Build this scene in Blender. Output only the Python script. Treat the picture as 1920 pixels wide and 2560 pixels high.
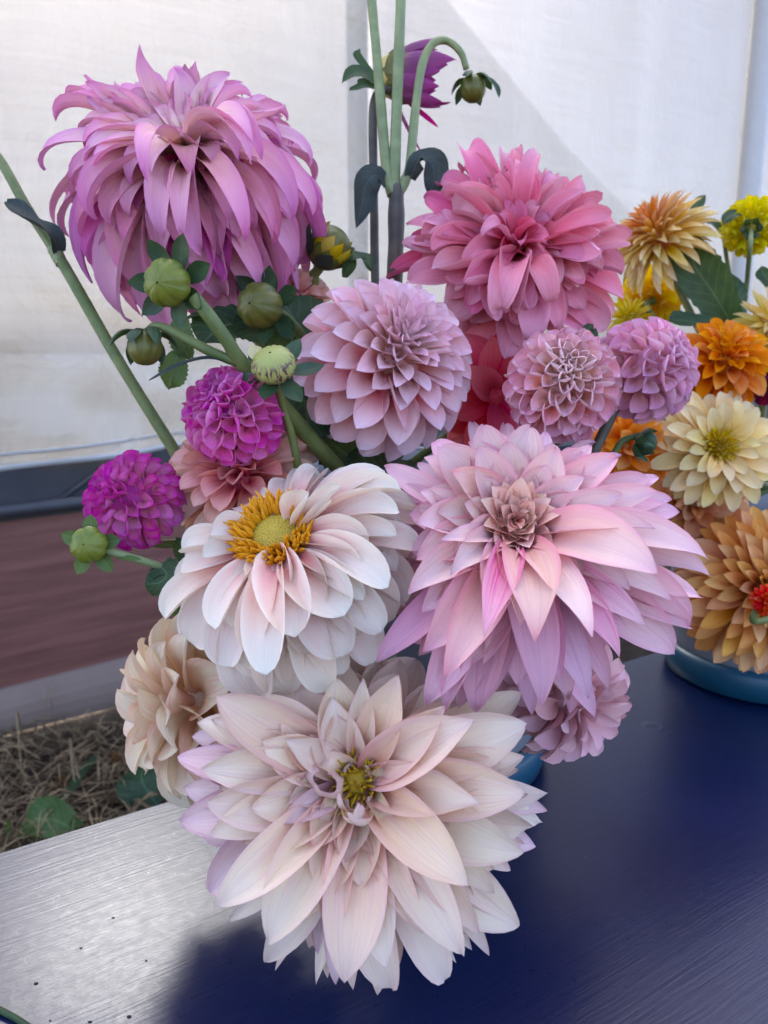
import bpy, math, random
import numpy as np
R_ = math.radians
rng = random.Random(11)
sc = bpy.context.scene
for o in list(bpy.data.objects): bpy.data.objects.remove(o)

# ------------------------------------------------------------------ camera, sky, sun
F, CX, CY = 1885.4, 960.0, 1280.0            # focal length and centre in photograph pixels
PITCH = R_(12.0)
CAM = np.array([0.0, 0.0, 0.40])             # table top is z = 0
RIGHT = np.array([1.0, 0, 0])
UP = np.array([0, math.sin(PITCH), math.cos(PITCH)])
FWD = np.array([0, math.cos(PITCH), -math.sin(PITCH)])
cd = bpy.data.cameras.new('camera'); cam = bpy.data.objects.new('camera', cd)
sc.collection.objects.link(cam); sc.camera = cam
cam.location = CAM; cam.rotation_euler = (R_(90) - PITCH, 0, 0)
cd.sensor_fit = 'VERTICAL'; cd.sensor_height = 36.0; cd.lens = 18.0 / (CY / F)
cd.clip_start = 0.02; cd.clip_end = 900
cd.dof.use_dof = True; cd.dof.focus_distance = 0.50; cd.dof.aperture_fstop = 9.0

SUN_EL, SUN_AZ = 43.0, -21.0
w = bpy.data.worlds.new('World'); sc.world = w; w.use_nodes = True
nt = w.node_tree; bg = nt.nodes['Background']
sky = nt.nodes.new('ShaderNodeTexSky'); sky.sky_type = 'NISHITA'; sky.sun_disc = False
sky.sun_elevation = R_(SUN_EL); sky.sun_rotation = R_(SUN_AZ); sky.dust_density = 4.0; sky.ozone_density = 0.0; sky.air_density = 0.5
nt.links.new(sky.outputs[0], bg.inputs[0]); bg.inputs[1].default_value = 0.15
sd = bpy.data.lights.new('sun', 'SUN'); sun = bpy.data.objects.new('sun', sd); sc.collection.objects.link(sun)
sd.energy = 5.0; sd.angle = R_(13.0); sd.color = (1.0, 0.985, 0.96)   # softened by the sheer cloth it shines through
import mathutils
sdir = mathutils.Vector((math.sin(R_(SUN_AZ)) * math.cos(R_(SUN_EL)), math.cos(R_(SUN_AZ)) * math.cos(R_(SUN_EL)), math.sin(R_(SUN_EL))))
sun.rotation_euler = sdir.to_track_quat('Z', 'Y').to_euler()
sc.view_settings.view_transform = 'Standard'; sc.view_settings.look = 'None'
sc.view_settings.exposure = 2.9; sc.view_settings.gamma = 1.0
sc.cycles.max_bounces = 10; sc.cycles.transparent_max_bounces = 12; sc.cycles.transmission_bounces = 8
sc.cycles.use_denoising = True

def P(x, y, d):
    return CAM + d * (FWD + (x - CX) / F * RIGHT - (y - CY) / F * UP)
def ray(x, y):
    return FWD + (x - CX) / F * RIGHT - (y - CY) / F * UP
def onz(x, y, z=0.0):
    r = ray(x, y); return CAM + r * ((z - CAM[2]) / r[2])
def onplane(x, y, p0, n):
    r = ray(x, y); return CAM + r * (np.dot(p0 - CAM, n) / np.dot(r, n))
def unit(v):
    v = np.asarray(v, float); return v / max(1e-12, np.linalg.norm(v))
def camdir(a):
    return unit(a[0] * RIGHT + a[1] * UP - a[2] * FWD)

# ------------------------------------------------------------------ objects
def link(name, data, parent=None, mat=None, smooth=True):
    o = bpy.data.objects.new(name, data); sc.collection.objects.link(o)
    if parent is not None: o.parent = parent
    if mat is not None and data is not None: data.materials.append(mat)
    return o
def mesh(name, V, Fc, uv=None, smooth=True):
    me = bpy.data.meshes.new(name)
    me.from_pydata([tuple(map(float, v)) for v in V], [], Fc)
    if smooth: me.polygons.foreach_set('use_smooth', [True] * len(me.polygons))
    if uv is not None:
        l = me.uv_layers.new(name='UVMap'); idx = np.empty(len(me.loops), dtype=np.int32)
        me.loops.foreach_get('vertex_index', idx)
        l.data.foreach_set('uv', np.asarray(uv, np.float32)[idx].ravel())
    return me
def thing(name, label, cat, loc=(0, 0, 0), group=None):
    o = bpy.data.objects.new(name, None); sc.collection.objects.link(o)
    o.empty_display_size = 0.02; o.location = tuple(map(float, loc)); o['label'] = label; o['category'] = cat
    if group: o['group'] = group
    return o
def tag(o, label=None, cat=None, group=None, kind=None):
    if label: o['label'] = label
    if cat: o['category'] = cat
    if group: o['group'] = group
    if kind: o['kind'] = kind
    return o

_gridcache = {}
def gridfaces(nu, nv):
    k = (nu, nv)
    if k not in _gridcache:
        _gridcache[k] = [(j * nu + i, j * nu + i + 1, (j + 1) * nu + i + 1, (j + 1) * nu + i) for j in range(nv - 1) for i in range(nu - 1)]
    return _gridcache[k]

def spline(pts, n):
    pts = np.asarray(pts, float)
    if len(pts) == 2: return pts[0] + (pts[1] - pts[0]) * np.linspace(0, 1, n)[:, None]
    q = np.vstack([2 * pts[0] - pts[1], pts, 2 * pts[-1] - pts[-2]])
    m = len(pts) - 1; out = []
    for t in np.linspace(0, m, n):
        i = min(int(t), m - 1); f = t - i
        a, b, c, d = q[i], q[i + 1], q[i + 2], q[i + 3]
        out.append(.5 * (2 * b + (c - a) * f + (2 * a - 5 * b + 4 * c - d) * f * f + (3 * b - a - 3 * c + d) * f ** 3))
    return np.array(out)

def tube_mesh(name, pts, radii, n=22, k=9, wob=0.0):
    C = spline(pts, n); r = np.interp(np.linspace(0, 1, n), np.linspace(0, 1, len(radii)), radii)
    T = np.gradient(C, axis=0); T /= np.linalg.norm(T, axis=1)[:, None]
    ref = unit(np.cross(T[0], [0.3, 0.9, 0.2])); V = []; uv = []
    for i in range(n):
        ref = unit(ref - T[i] * np.dot(ref, T[i])); b = np.cross(T[i], ref)
        for j in range(k):
            a = 2 * math.pi * j / k
            rr = r[i] * (1 + wob * math.sin(3 * a + i * .25) + wob * 1.2 * math.sin(i * .9 + r[0] * 900))
            V.append(C[i] + rr * (math.cos(a) * ref + math.sin(a) * b)); uv.append((j / k, i / (n - 1)))
    Fc = [(i * k + j, i * k + (j + 1) % k, (i + 1) * k + (j + 1) % k, (i + 1) * k + j) for i in range(n - 1) for j in range(k)]
    Fc.append(tuple(range(k - 1, -1, -1))); Fc.append(tuple((n - 1) * k + j for j in range(k)))
    return mesh(name, V, Fc, uv)

def lathe_mesh(name, prof, k=40, mod=None, frame=None, smooth=True):
    """prof: (r, z) list turned about local z (or about frame = (X, Y, Z) vectors)."""
    X, Y, Z = frame if frame is not None else (np.array([1., 0, 0]), np.array([0, 1., 0]), np.array([0, 0, 1.]))
    V = []; uv = []; n = len(prof)
    for i, (r, z) in enumerate(prof):
        for j in range(k):
            a = 2 * math.pi * j / k; rr = r * (mod(a, i / (n - 1)) if mod else 1)
            V.append(rr * math.cos(a) * X + rr * math.sin(a) * Y + z * Z); uv.append((j / k, i / (n - 1)))
    Fc = [(i * k + j, i * k + (j + 1) % k, (i + 1) * k + (j + 1) % k, (i + 1) * k + j) for i in range(n - 1) for j in range(k)]
    return mesh(name, V, Fc, uv, smooth)

def box_mesh(name, lo, hi, rot=0.0, bev=0.0):
    import bmesh
    bm = bmesh.new(); bmesh.ops.create_cube(bm, size=1)
    lo = np.array(lo); hi = np.array(hi)
    for v in bm.verts: v.co = mathutils.Vector(((lo + hi) / 2 + np.array(v.co) * (hi - lo)).tolist())
    if bev: bmesh.ops.bevel(bm, geom=bm.edges[:], offset=bev, segments=2, affect='EDGES')
    me = bpy.data.meshes.new(name); bm.to_mesh(me); bm.free()
    return me

# ------------------------------------------------------------------ materials
class N:
    def __init__(s, name):
        s.m = bpy.data.materials.new(name); s.m.use_nodes = True; s.t = s.m.node_tree
        s.t.nodes.clear(); s.out = s.n('ShaderNodeOutputMaterial')
    def n(s, typ, **kw):
        x = s.t.nodes.new(typ)
        for k, v in kw.items(): setattr(x, k, v)
        return x
    def l(s, a, b): s.t.links.new(a, b)
    def val(s, inp, v):
        if hasattr(v, 'is_output'): s.l(v, inp)
        elif isinstance(v, (tuple, list)) and len(v) == 3 and inp.type == 'RGBA': inp.default_value = (*v, 1)
        else: inp.default_value = v
    def math(s, op, a, b=0.0, c=None, clamp=False):
        x = s.n('ShaderNodeMath', operation=op, use_clamp=clamp); s.val(x.inputs[0], a); s.val(x.inputs[1], b)
        if c is not None: s.val(x.inputs[2], c)
        return x.outputs[0]
    def mix(s, f, a, b, blend='MIX'):
        x = s.n('ShaderNodeMix', data_type='RGBA', blend_type=blend); s.val(x.inputs[0], f); s.val(x.inputs[6], a); s.val(x.inputs[7], b)
        return x.outputs[2]
    def noise(s, vec, scale=5, detail=3, rough=.55, dist=0):
        x = s.n('ShaderNodeTexNoise'); x.inputs['Scale'].default_value = scale; x.inputs['Detail'].default_value = detail
        x.inputs['Roughness'].default_value = rough; x.inputs['Distortion'].default_value = dist
        if vec is not None: s.l(vec, x.inputs['Vector'])
        return x.outputs[0]
    def ramp(s, f, stops):
        x = s.n('ShaderNodeValToRGB'); s.val(x.inputs[0], f); e = x.color_ramp.elements
        while len(e) < len(stops): e.new(.5)
        for k, (p, c) in zip(e, stops): k.position = p; k.color = (*c, 1) if len(c) == 3 else c
        return x.outputs[0]
    def step(s, f, a, b):
        x = s.n('ShaderNodeMapRange', interpolation_type='SMOOTHSTEP'); s.val(x.inputs[0], f); x.inputs[1].default_value = a; x.inputs[2].default_value = b
        return x.outputs[0]
    def comb(s, x=0., y=0., z=0.):
        c = s.n('ShaderNodeCombineXYZ'); s.val(c.inputs[0], x); s.val(c.inputs[1], y); s.val(c.inputs[2], z); return c.outputs[0]
    def bump(s, h, strength=.3, dist=.001, nrm=None):
        b = s.n('ShaderNodeBump'); b.inputs['Strength'].default_value = strength; b.inputs['Distance'].default_value = dist
        s.l(h, b.inputs['Height'])
        if nrm is not None: s.l(nrm, b.inputs['Normal'])
        return b.outputs[0]
    def bsdf(s, col, rough=.5, spec=.5, normal=None, **kw):
        b = s.n('ShaderNodeBsdfPrincipled'); s.val(b.inputs['Base Color'], col); s.val(b.inputs['Roughness'], rough)
        b.inputs['Specular IOR Level'].default_value = spec
        if normal is not None: s.l(normal, b.inputs['Normal'])
        for k, v in kw.items(): s.val(b.inputs[k.replace('_', ' ')], v)
        return b.outputs[0]
    def mixsh(s, f, a, b):
        x = s.n('ShaderNodeMixShader'); s.val(x.inputs[0], f); s.l(a, x.inputs[1]); s.l(b, x.inputs[2]); return x.outputs[0]
    def done(s, sh): s.l(sh, s.out.inputs[0]); return s.m

def petal_mat(name, outer, inner=None, edge=None, edge_f=.5, vein=None, vein_f=.25, trans=.20, rough=.5, streak=None, streak_f=0.0, brown=0.0, base_at=.12):
    """outer / inner: (base, mid, tip) pigment along the petal; obj.color.r says how far in the whorl the petal sits."""
    n = N(name); inner = inner or outer
    fx = lambda c: tuple(min(.88, k * x ** .80) for x, k in zip(c, (1.15, .99, .83)))
    outer = tuple(map(fx, outer)); inner = tuple(map(fx, inner)); edge = edge and fx(edge); vein = vein and fx(vein); streak = streak and fx(streak)
    uvn = n.n('ShaderNodeUVMap'); sp = n.n('ShaderNodeSeparateXYZ'); n.l(uvn.outputs[0], sp.inputs[0])
    u, v = sp.outputs[0], sp.outputs[1]
    oi = n.n('ShaderNodeObjectInfo'); rnd = oi.outputs['Random']
    cs = n.n('ShaderNodeSeparateColor'); n.l(oi.outputs['Color'], cs.inputs[0]); age = cs.outputs[0]
    r100 = n.math('MULTIPLY', rnd, 97.0)
    fine = n.noise(n.comb(n.math('MULTIPLY', u, 26.), n.math('MULTIPLY', v, 1.3), r100), 1, 4, .6)
    wide = n.noise(n.comb(n.math('MULTIPLY', u, 5.), n.math('MULTIPLY', v, 2.2), r100), 1, 3, .5)
    vv = n.math('ADD', v, n.math('MULTIPLY', n.math('SUBTRACT', wide, .5), .35), clamp=True)
    co = n.ramp(vv, [(base_at, outer[0]), (max(.5, base_at + .3), outer[1]), (.97, outer[2])])
    ci = n.ramp(vv, [(base_at, inner[0]), (max(.5, base_at + .3), inner[1]), (.97, inner[2])])
    c = n.mix(age, co, ci)
    if edge:
        e = n.math('ABSOLUTE', n.math('SUBTRACT', n.math('MULTIPLY', u, 2.), 1.))
        e = n.math('MAXIMUM', n.math('POWER', e, 5.), n.math('POWER', v, 9.))
        c = n.mix(n.math('MULTIPLY', n.math('MULTIPLY', e, edge_f), n.math('ADD', wide, .35), clamp=True), c, edge)
    if vein: c = n.mix(n.math('MULTIPLY', n.step(fine, .48, .72), min(.9, vein_f * 1.7)), c, vein)
    if streak: c = n.mix(n.math('MULTIPLY', n.step(n.math('ADD', n.math('MULTIPLY', fine, .6), n.math('MULTIPLY', wide, .7)), .62, .85), streak_f), c, streak)
    if brown:
        geo = n.n('ShaderNodeTexCoord'); sn = n.noise(geo.outputs['Object'], 60, 3)
        c = n.mix(n.math('MULTIPLY', n.step(n.math('ADD', n.math('ADD', n.math('MULTIPLY', n.math('POWER', v, 12.), .3), n.math('MULTIPLY', n.math('POWER', n.math('ABSOLUTE', n.math('SUBTRACT', n.math('MULTIPLY', u, 2.), 1.)), 14.), .16)), sn), .80, .95), n.math('MULTIPLY', n.math('SUBTRACT', 1., age, clamp=True), brown)), c, (.22, .09, .07))
    hs = n.n('ShaderNodeHueSaturation'); n.l(c, hs.inputs['Color'])
    n.l(n.math('ADD', n.math('MULTIPLY', rnd, .026), .487), hs.inputs['Hue'])
    n.l(n.math('ADD', n.math('MULTIPLY', n.math('FRACT', n.math('MULTIPLY', rnd, 7.7)), .20), .88), hs.inputs['Value'])
    n.l(n.math('ADD', n.math('MULTIPLY', n.math('FRACT', n.math('MULTIPLY', rnd, 13.3)), .3), 1.05), hs.inputs['Saturation'])
    c = hs.outputs[0]
    nb = n.bump(n.math('ADD', n.math('MULTIPLY', fine, .5), wide), .55, .0020)
    b = n.bsdf(c, rough + .1, .22, nb)
    t = n.n('ShaderNodeBsdfTranslucent'); n.l(n.mix(.15, c, c, 'MULTIPLY'), t.inputs[0]); n.l(nb, t.inputs[1])
    return n.done(n.mixsh(trans, b, t.outputs[0]))

def green_mat(name, c1, c2, rough=.5, trans=.15, veins=0.0, scale=60.):
    n = N(name); tc = n.n('ShaderNodeTexCoord'); uvn = n.n('ShaderNodeUVMap'); sp = n.n('ShaderNodeSeparateXYZ'); n.l(uvn.outputs[0], sp.inputs[0])
    ns = n.noise(tc.outputs['Object'], scale, 4); fine = n.noise(n.comb(n.math('MULTIPLY', sp.outputs[0], 30.), n.math('MULTIPLY', sp.outputs[1], 2.5), 0.), 1, 3)
    big = n.noise(tc.outputs['Object'], 14., 3); c = n.mix(n.step(ns, .35, .68), c1, c2); c = n.mix(n.math('MULTIPLY', n.step(big, .45, .7), .45), c, tuple(x * k for x, k in zip(c2, (1.3, 1.05, .8)))); c = n.mix(n.math('MULTIPLY', n.step(fine, .52, .7), .35), c, tuple(min(1, x * 1.5) for x in c2)); h = n.math('ADD', ns, fine)
    if veins:
        e = n.math('ABSOLUTE', n.math('SUBTRACT', n.math('MULTIPLY', sp.outputs[0], 2.), 1.))
        sv = n.math('PINGPONG', n.math('ADD', n.math('MULTIPLY', sp.outputs[1], 9.), n.math('MULTIPLY', e, -2.2)), .5)
        f = n.math('MAXIMUM', n.math('SUBTRACT', 1., n.step(e, .0, .09)), n.math('MULTIPLY', n.math('SUBTRACT', 1., n.step(sv, .0, .1)), .6))
        c = n.mix(n.math('MULTIPLY', f, veins), c, tuple(min(1, x * 2.2 + .03) for x in c2)); h = n.math('SUBTRACT', h, n.math('MULTIPLY', f, .8))
    nb = n.bump(h, .35, .0012); b = n.bsdf(c, rough, .45, nb)
    if not trans: return n.done(b)
    t = n.n('ShaderNodeBsdfTranslucent'); n.l(n.mix(.5, c, (.25, .4, .05)), t.inputs[0])
    return n.done(n.mixsh(trans, b, t.outputs[0]))

M = {}
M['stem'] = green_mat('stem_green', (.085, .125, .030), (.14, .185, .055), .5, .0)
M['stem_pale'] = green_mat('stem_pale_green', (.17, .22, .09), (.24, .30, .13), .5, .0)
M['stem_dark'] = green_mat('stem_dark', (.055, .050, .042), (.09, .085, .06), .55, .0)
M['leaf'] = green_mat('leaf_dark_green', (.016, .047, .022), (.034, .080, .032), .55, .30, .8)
M['leaf_bright'] = green_mat('leaf_green', (.05, .12, .03), (.09, .17, .04), .45, .35, .5)  # brighter green for some leaves, sepals and blades
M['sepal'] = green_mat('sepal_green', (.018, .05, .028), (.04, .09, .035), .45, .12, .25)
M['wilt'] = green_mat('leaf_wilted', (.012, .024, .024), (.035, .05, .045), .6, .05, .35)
M['bud'] = green_mat('bud_green', (.095, .140, .010), (.15, .185, .018), .38, .0, 0, 110.)
M['bud_dark'] = green_mat('bud_olive', (.065, .085, .010), (.12, .125, .02), .4, .0, 0, 110.)

# ------------------------------------------------------------------ petals
KV = [0, .12, .28, .45, .6, .73, .84, .92, .97, 1]
PROF = {
    'point': [.32, .46, .74, .94, 1.0, .95, .78, .52, .25, .01],
    'acute': [.32, .46, .73, .94, 1.0, .93, .70, .42, .19, .008],
    'round': [.32, .44, .66, .86, .98, 1.0, .90, .68, .43, .04],
    'blunt': [.30, .45, .70, .90, 1.0, .98, .86, .63, .38, .05],
    'cup':   [.42, .60, .82, .97, 1.0, .96, .83, .61, .38, .05],
    'lance': [.45, .62, .85, .98, 1.0, .88, .60, .33, .15, .01],
    'strap': [.55, .70, .88, .98, 1.0, .98, .90, .72, .45, .05],
}
_vd = np.linspace(0, 1, 241); _kr = np.hanning(33); _kr /= _kr.sum()
for _k in PROF:                                     # round off the outline
    _w = np.interp(_vd, KV, PROF[_k]); _s = np.convolve(np.pad(_w, 16, mode='edge'), _kr, 'valid')
    _m = np.clip((1 - _vd) / .10, 0, 1); PROF[_k] = _s * _m + _w * (1 - _m)
KV = _vd
def petal_curve(A0, A1, curl=0.0, vc=.72, n=24, e=1.0):
    s = np.linspace(0, 1, n); k = np.clip((s - vc) / (1 - vc), 0, 1)
    A = A0 + (A1 - A0) * s ** e + curl * k * k
    A = np.radians(A); ds = 1 / (n - 1)
    r = np.concatenate([[0], np.cumsum((np.cos(A[1:]) + np.cos(A[:-1])) / 2 * ds)])
    z = np.concatenate([[0], np.cumsum((np.sin(A[1:]) + np.sin(A[:-1])) / 2 * ds)])
    return s, A, r, z

class Flower:
    def __init__(s, name, label, px, depth, axis, mat, group=None, cat='flower', parent=None):
        s.c = P(px[0], px[1], depth); s.d = depth; s.a = camdir(axis); s.mat = mat
        s.X = unit(np.cross(UP, s.a)); s.Y = np.cross(s.a, s.X)
        s.root = thing(name, label, cat, s.c, group)
    def local(s, p): return p - s.c
    def petal(s, phi, L, W, A0, A1, r0=.004, z0=0., cup=.6, curl=0., vc=.72, bend=0., twist=0., wave=0., wf=7., prof='point', mat=None,
              age=0., nu=9, nv=13, name='petal', e=1.0, off=None, cup_tip=None, jit=.05, groove=.0, parent=None, lip=.10, fold=.10, beak=0.):
        sC, A, rr, zz = petal_curve(A0, A1, curl, vc, 30, e)
        q = np.linspace(0, 1, nv); v = 1 - (1 - q) ** 1.25
        A = np.interp(v, sC, A); rr = r0 + L * np.interp(v, sC, rr); zz = z0 + L * np.interp(v, sC, zz)
        ph = phi + bend * (v * v - 1)
        er = np.cos(ph)[:, None] * s.X + np.sin(ph)[:, None] * s.Y
        es = -np.sin(ph)[:, None] * s.X + np.cos(ph)[:, None] * s.Y
        C = rr[:, None] * er + zz[:, None] * s.a
        nn = -np.sin(A)[:, None] * er + np.cos(A)[:, None] * s.a
        tw = (twist * (v - .2) + rng.uniform(-jit, jit) * 2)[:, None]
        S = es * np.cos(tw) + nn * np.sin(tw); Nn = nn * np.cos(tw) - es * np.sin(tw)
        wv = np.interp(v, KV, PROF[prof]) * W / 2
        cu = np.interp(v, [0, .14, .42, 1], [cup * 1.8, cup * 1.6, cup * .92, cup * .9 if cup_tip is None else cup_tip]) * (1 + beak * np.clip((v - .80) / .20, 0, 1))
        us = np.linspace(-1, 1, nu); p1 = rng.uniform(0, 6.3); p2 = rng.uniform(0, 6.3)
        U = us[None, :]; ca = np.where(np.abs(cu) < .03, .03, cu)[:, None]
        x = wv[:, None] * np.sin(ca * U) / ca; h = wv[:, None] * (1 - np.cos(ca * U)) / ca
        sway = np.where(U > 0, np.sin(wf * v[:, None] + p1), np.sin(wf * .8 * v[:, None] + p2))
        h = h + wave * W / 2 * sway * U * U * np.minimum(1, v[:, None] * 1.6)
        fo = fold * rng.uniform(.3, 1.5); lp = lip * rng.uniform(-.6, 1.6)
        h = h + wv[:, None] * (fo * np.abs(U) * np.sin(np.pi * np.clip(v, 0, 1))[:, None] + lp * np.abs(U) ** 5)
        if groove: h = h + groove * wv[:, None] * np.cos(math.pi * 3 * U)
        V = C[:, None, :] + x[:, :, None] * S[:, None, :] + h[:, :, None] * Nn[:, None, :]
        if off is not None: V = V + off
        uv = np.stack([np.broadcast_to((U + 1) / 2, h.shape), np.broadcast_to(v[:, None], h.shape)], -1).reshape(-1, 2)
        o = link(name, mesh(name, V.reshape(-1, 3), gridfaces(nu, nv), uv), parent or s.root, mat or s.mat)
        o.color = (age, rng.random(), 0, 1)
        return o
    def aim(s, px, A0, A1, r0=.004, z0=0., curl=0., vc=.72, e=1.0, Lmin=.004, Lmax=.125, **kw):
        """a petal whose tip stands where the photograph shows it"""
        _, _, rr, zz = petal_curve(A0, A1, curl, vc, 30, e); Rn, Zn = rr[-1], zz[-1]
        ph = np.linspace(-math.pi, math.pi, 73)[:, None]; Ls = np.linspace(Lmin, Lmax, 40)[None, :]
        for k in range(3):
            rad = r0 + Ls * Rn; zz_ = z0 + Ls * Zn
            Q = s.c + (rad * np.cos(ph))[..., None] * s.X + (rad * np.sin(ph))[..., None] * s.Y + zz_[..., None] * s.a * np.ones_like(ph)[..., None] - CAM
            dz_ = Q @ FWD; ux = CX + F * (Q @ RIGHT) / dz_; uy = CY - F * (Q @ UP) / dz_
            cost = np.hypot(ux - px[0], uy - px[1]) + 120 * Ls
            bi, bj = np.unravel_index(np.argmin(cost), cost.shape); p_, L = float(ph[bi, 0]), float(Ls[0, bj])
            dp, dl = (.1, .008) if k == 0 else (.015, .0012)
            ph = p_ + np.linspace(-dp, dp, 21)[:, None]; Ls = np.clip(L + np.linspace(-dl, dl, 15), Lmin, Lmax)[None, :]
        return s.petal(p_, L, A0=A0, A1=A1, r0=r0, z0=z0, curl=curl, vc=vc, e=e, **kw)
    def heroes(s, lst, crop, layers, wscale=1.0, dz=.0035, between=0, **kw):
        ox, oy, k = crop
        if between:
            cc = s.c - CAM; d0 = cc @ FWD; u0 = (CX + F * (cc @ RIGHT) / d0 - ox) / k; v0 = (CY - F * (cc @ UP) / d0 - oy) / k; more = []
            for t in lst:
                if t[2] >= between:
                    a = math.radians(rng.choice((-1, 1)) * rng.uniform(6, 13)); q = rng.uniform(.80, .97); x, y = (t[0] - u0) * q, (t[1] - v0) * q
                    more.append((u0 + x * math.cos(a) - y * math.sin(a), v0 + x * math.sin(a) + y * math.cos(a), t[2], t[3] * rng.uniform(.7, .95), {**(t[4] if len(t) > 4 else {}), 'z0': -t[2] * dz - .0035}))
            lst = list(lst) + more
        for t in lst:
            x, y, lay, wpx = t[:4]; ex = dict(t[4]) if len(t) > 4 else {}
            A0, A1 = layers[lay][:2]; d = dict(layers[lay][2]) if len(layers[lay]) > 2 else {}
            d.update(kw); d.update(ex)
            m = d.pop('m', None)
            A0 = d.pop('A0', A0) + rng.uniform(-4, 4); A1 = d.pop('A1', A1) + rng.uniform(-6, 6)
            W = wpx * k / F * s.d * wscale
            d.setdefault('bend', rng.uniform(-.12, .12)); d.setdefault('twist', rng.uniform(-.3, .3)); d.setdefault('age', max(0, 1 - lay / 3))
            d.setdefault('z0', -lay * dz)
            if m: d['mat'] = m
            s.aim((ox + x * k, oy + y * k), A0, A1, W=W, **d)
    def ring(s, n, L, W, A0, A1, phase=0., jl=.1, **kw):
        for i in range(n):
            f = 1 + rng.uniform(-jl, jl); k = dict(kw)
            k.setdefault('bend', rng.uniform(-.15, .15)); k.setdefault('twist', rng.uniform(-.3, .3))
            s.petal(phase + 2 * math.pi * (i + rng.uniform(-.2, .2)) / n, L * f, W * f, A0 + rng.uniform(-6, 6), A1 + rng.uniform(-8, 8), **k)
    def ball(s, n, R, bf=.55, th0=4, th1=140, W=None, lean0=0, lean1=-25, cup=1.2, prof='cup', zs=1., small=.35, grow=50., curl=0., off0=0., lmul=1., **kw):
        """petals spiralling over a ball, small ones at the pole"""
        g = math.pi * (3 - math.sqrt(5))
        c0, c1 = math.cos(R_(th0)), math.cos(R_(th1))
        ns = []
        # density: more and smaller petals near the pole
        ths = []; acc = 0.
        tg = np.linspace(th0, th1, 400); sz = small + (1 - small) * np.clip((tg - th0) / grow, 0, 1) ** .8
        dens = np.sin(np.radians(tg)) / sz ** 2; cum = np.cumsum(dens); cum /= cum[-1]
        W = W or R * 2.2 / math.sqrt(n) * 1.35
        for i in range(n):
            th = float(np.interp((i + .5) / n, cum, tg)); f = small + (1 - small) * min(1, (th - th0) / grow) ** .8
            b = R * bf; A = 90 - th
            k = dict(kw); k.setdefault('age', max(0., 1 - th / 70.))
            f *= rng.uniform(.86, 1.10)
            k.setdefault('twist', rng.uniform(-.35, .35)); k.setdefault('bend', rng.uniform(-.12, .12)); k.setdefault('lip', .22); k.setdefault('wave', .07)
            s.petal(off0 + i * g + rng.uniform(-.08, .08), R * (1 - bf) * (.55 + .45 * f) * lmul, W * f, A + lean0 + rng.uniform(-8, 8), A + lean1 + rng.uniform(-13, 11),
                    r0=b * math.sin(R_(th)), z0=b * math.cos(R_(th)) * zs, cup=cup * (1.0 if th > 30 else 1.15), prof=prof, curl=curl, **k)
    def core(s, r, mat, zs=1., z=0., name='flower_core'):
        pr = [(max(1e-4, r * math.sin(t)), z + r * zs * -math.cos(t)) for t in np.linspace(0.02, math.pi - .02, 10)]
        return link(name, lathe_mesh(name, pr, 16, None, (s.X, s.Y, s.a)), s.root, mat)
    def stem(s, to, r=.004, mat=None, back=.05, mid=None):
        p = [s.c - s.a * .004, s.c - s.a * back * .5, s.c - s.a * back + np.array([0, 0, -.02])]
        if mid is not None: p += list(mid)
        p += [np.asarray(to, float)]
        o = link('stem', tube_mesh('stem', [q - s.c for q in p], [r, r, r * 1.1, r * 1.1], 24, 8), s.root, mat or M['stem']); return o
    def calyx(s, r, n=6, L=.02, z=-.012):
        for i in range(n):
            s.petal(2 * math.pi * i / n + .2, L, L * .45, -60, 20, r0=r * .3, z0=z, cup=.4, prof='lance', mat=M['sepal'], name='sepal', nu=5, nv=8)

BUCKET = np.array([.030, .715, 0.0]); BR, BH = .118, .29
def mouth():
    a = rng.uniform(0, 6.28); r = rng.uniform(.0, .07); return BUCKET + np.array([r * math.cos(a), r * math.sin(a), .26])
RB = np.array([.475, .905, 0.0])
def mouth_r():
    a = rng.uniform(0, 6.28); r = rng.uniform(.0, .05); return RB + np.array([r * math.cos(a), r * math.sin(a), .24])

def ribbon(name, pts, nrm, W, parent, mat, prof='lance', cup=.3, wave=0., nu=7, nv=16, serr=0., twist=0., org=None, wf=8.):
    """leaf or strip along a path; nrm = rough face direction"""
    C = spline(pts, nv); T = np.gradient(C, axis=0); T /= np.linalg.norm(T, axis=1)[:, None]
    v = np.linspace(0, 1, nv); wv = np.interp(v, KV, PROF[prof]) * W / 2
    if serr: wv = wv * (1 + serr * np.where(np.arange(nv) % 2 == 0, 1, -1) * np.minimum(1, (1 - v) * 4))
    us = np.linspace(-1, 1, nu); V = []; uv = []; p = rng.uniform(0, 6)
    for i in range(nv):
        S = unit(np.cross(T[i], nrm)); Nn = np.cross(S, T[i]); tw = twist * v[i]
        S, Nn = S * math.cos(tw) + Nn * math.sin(tw), Nn * math.cos(tw) - S * math.sin(tw)
        for u in us:
            c = cup if abs(cup) > .03 else .03
            x = wv[i] * math.sin(c * u) / c; h = wv[i] * (1 - math.cos(c * u)) / c + wave * W / 2 * u * u * math.sin(wf * v[i] + p + (2 if u > 0 else 0))
            V.append(C[i] + S * x + Nn * h); uv.append(((u + 1) / 2, v[i]))
    V = np.array(V)
    if org is not None: V = V - org
    return link(name, mesh(name, V, gridfaces(nu, nv), uv), parent, mat)

# ================================================================== SETTING
GZ = -0.5
WN = unit(np.array([-.574, .819, 0])); WD = np.array([.819, .574, 0.]); WP = onz(0, 1851, GZ)   # cloth wall: plane through WP, along WD
TO_CAM = -WN
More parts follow.
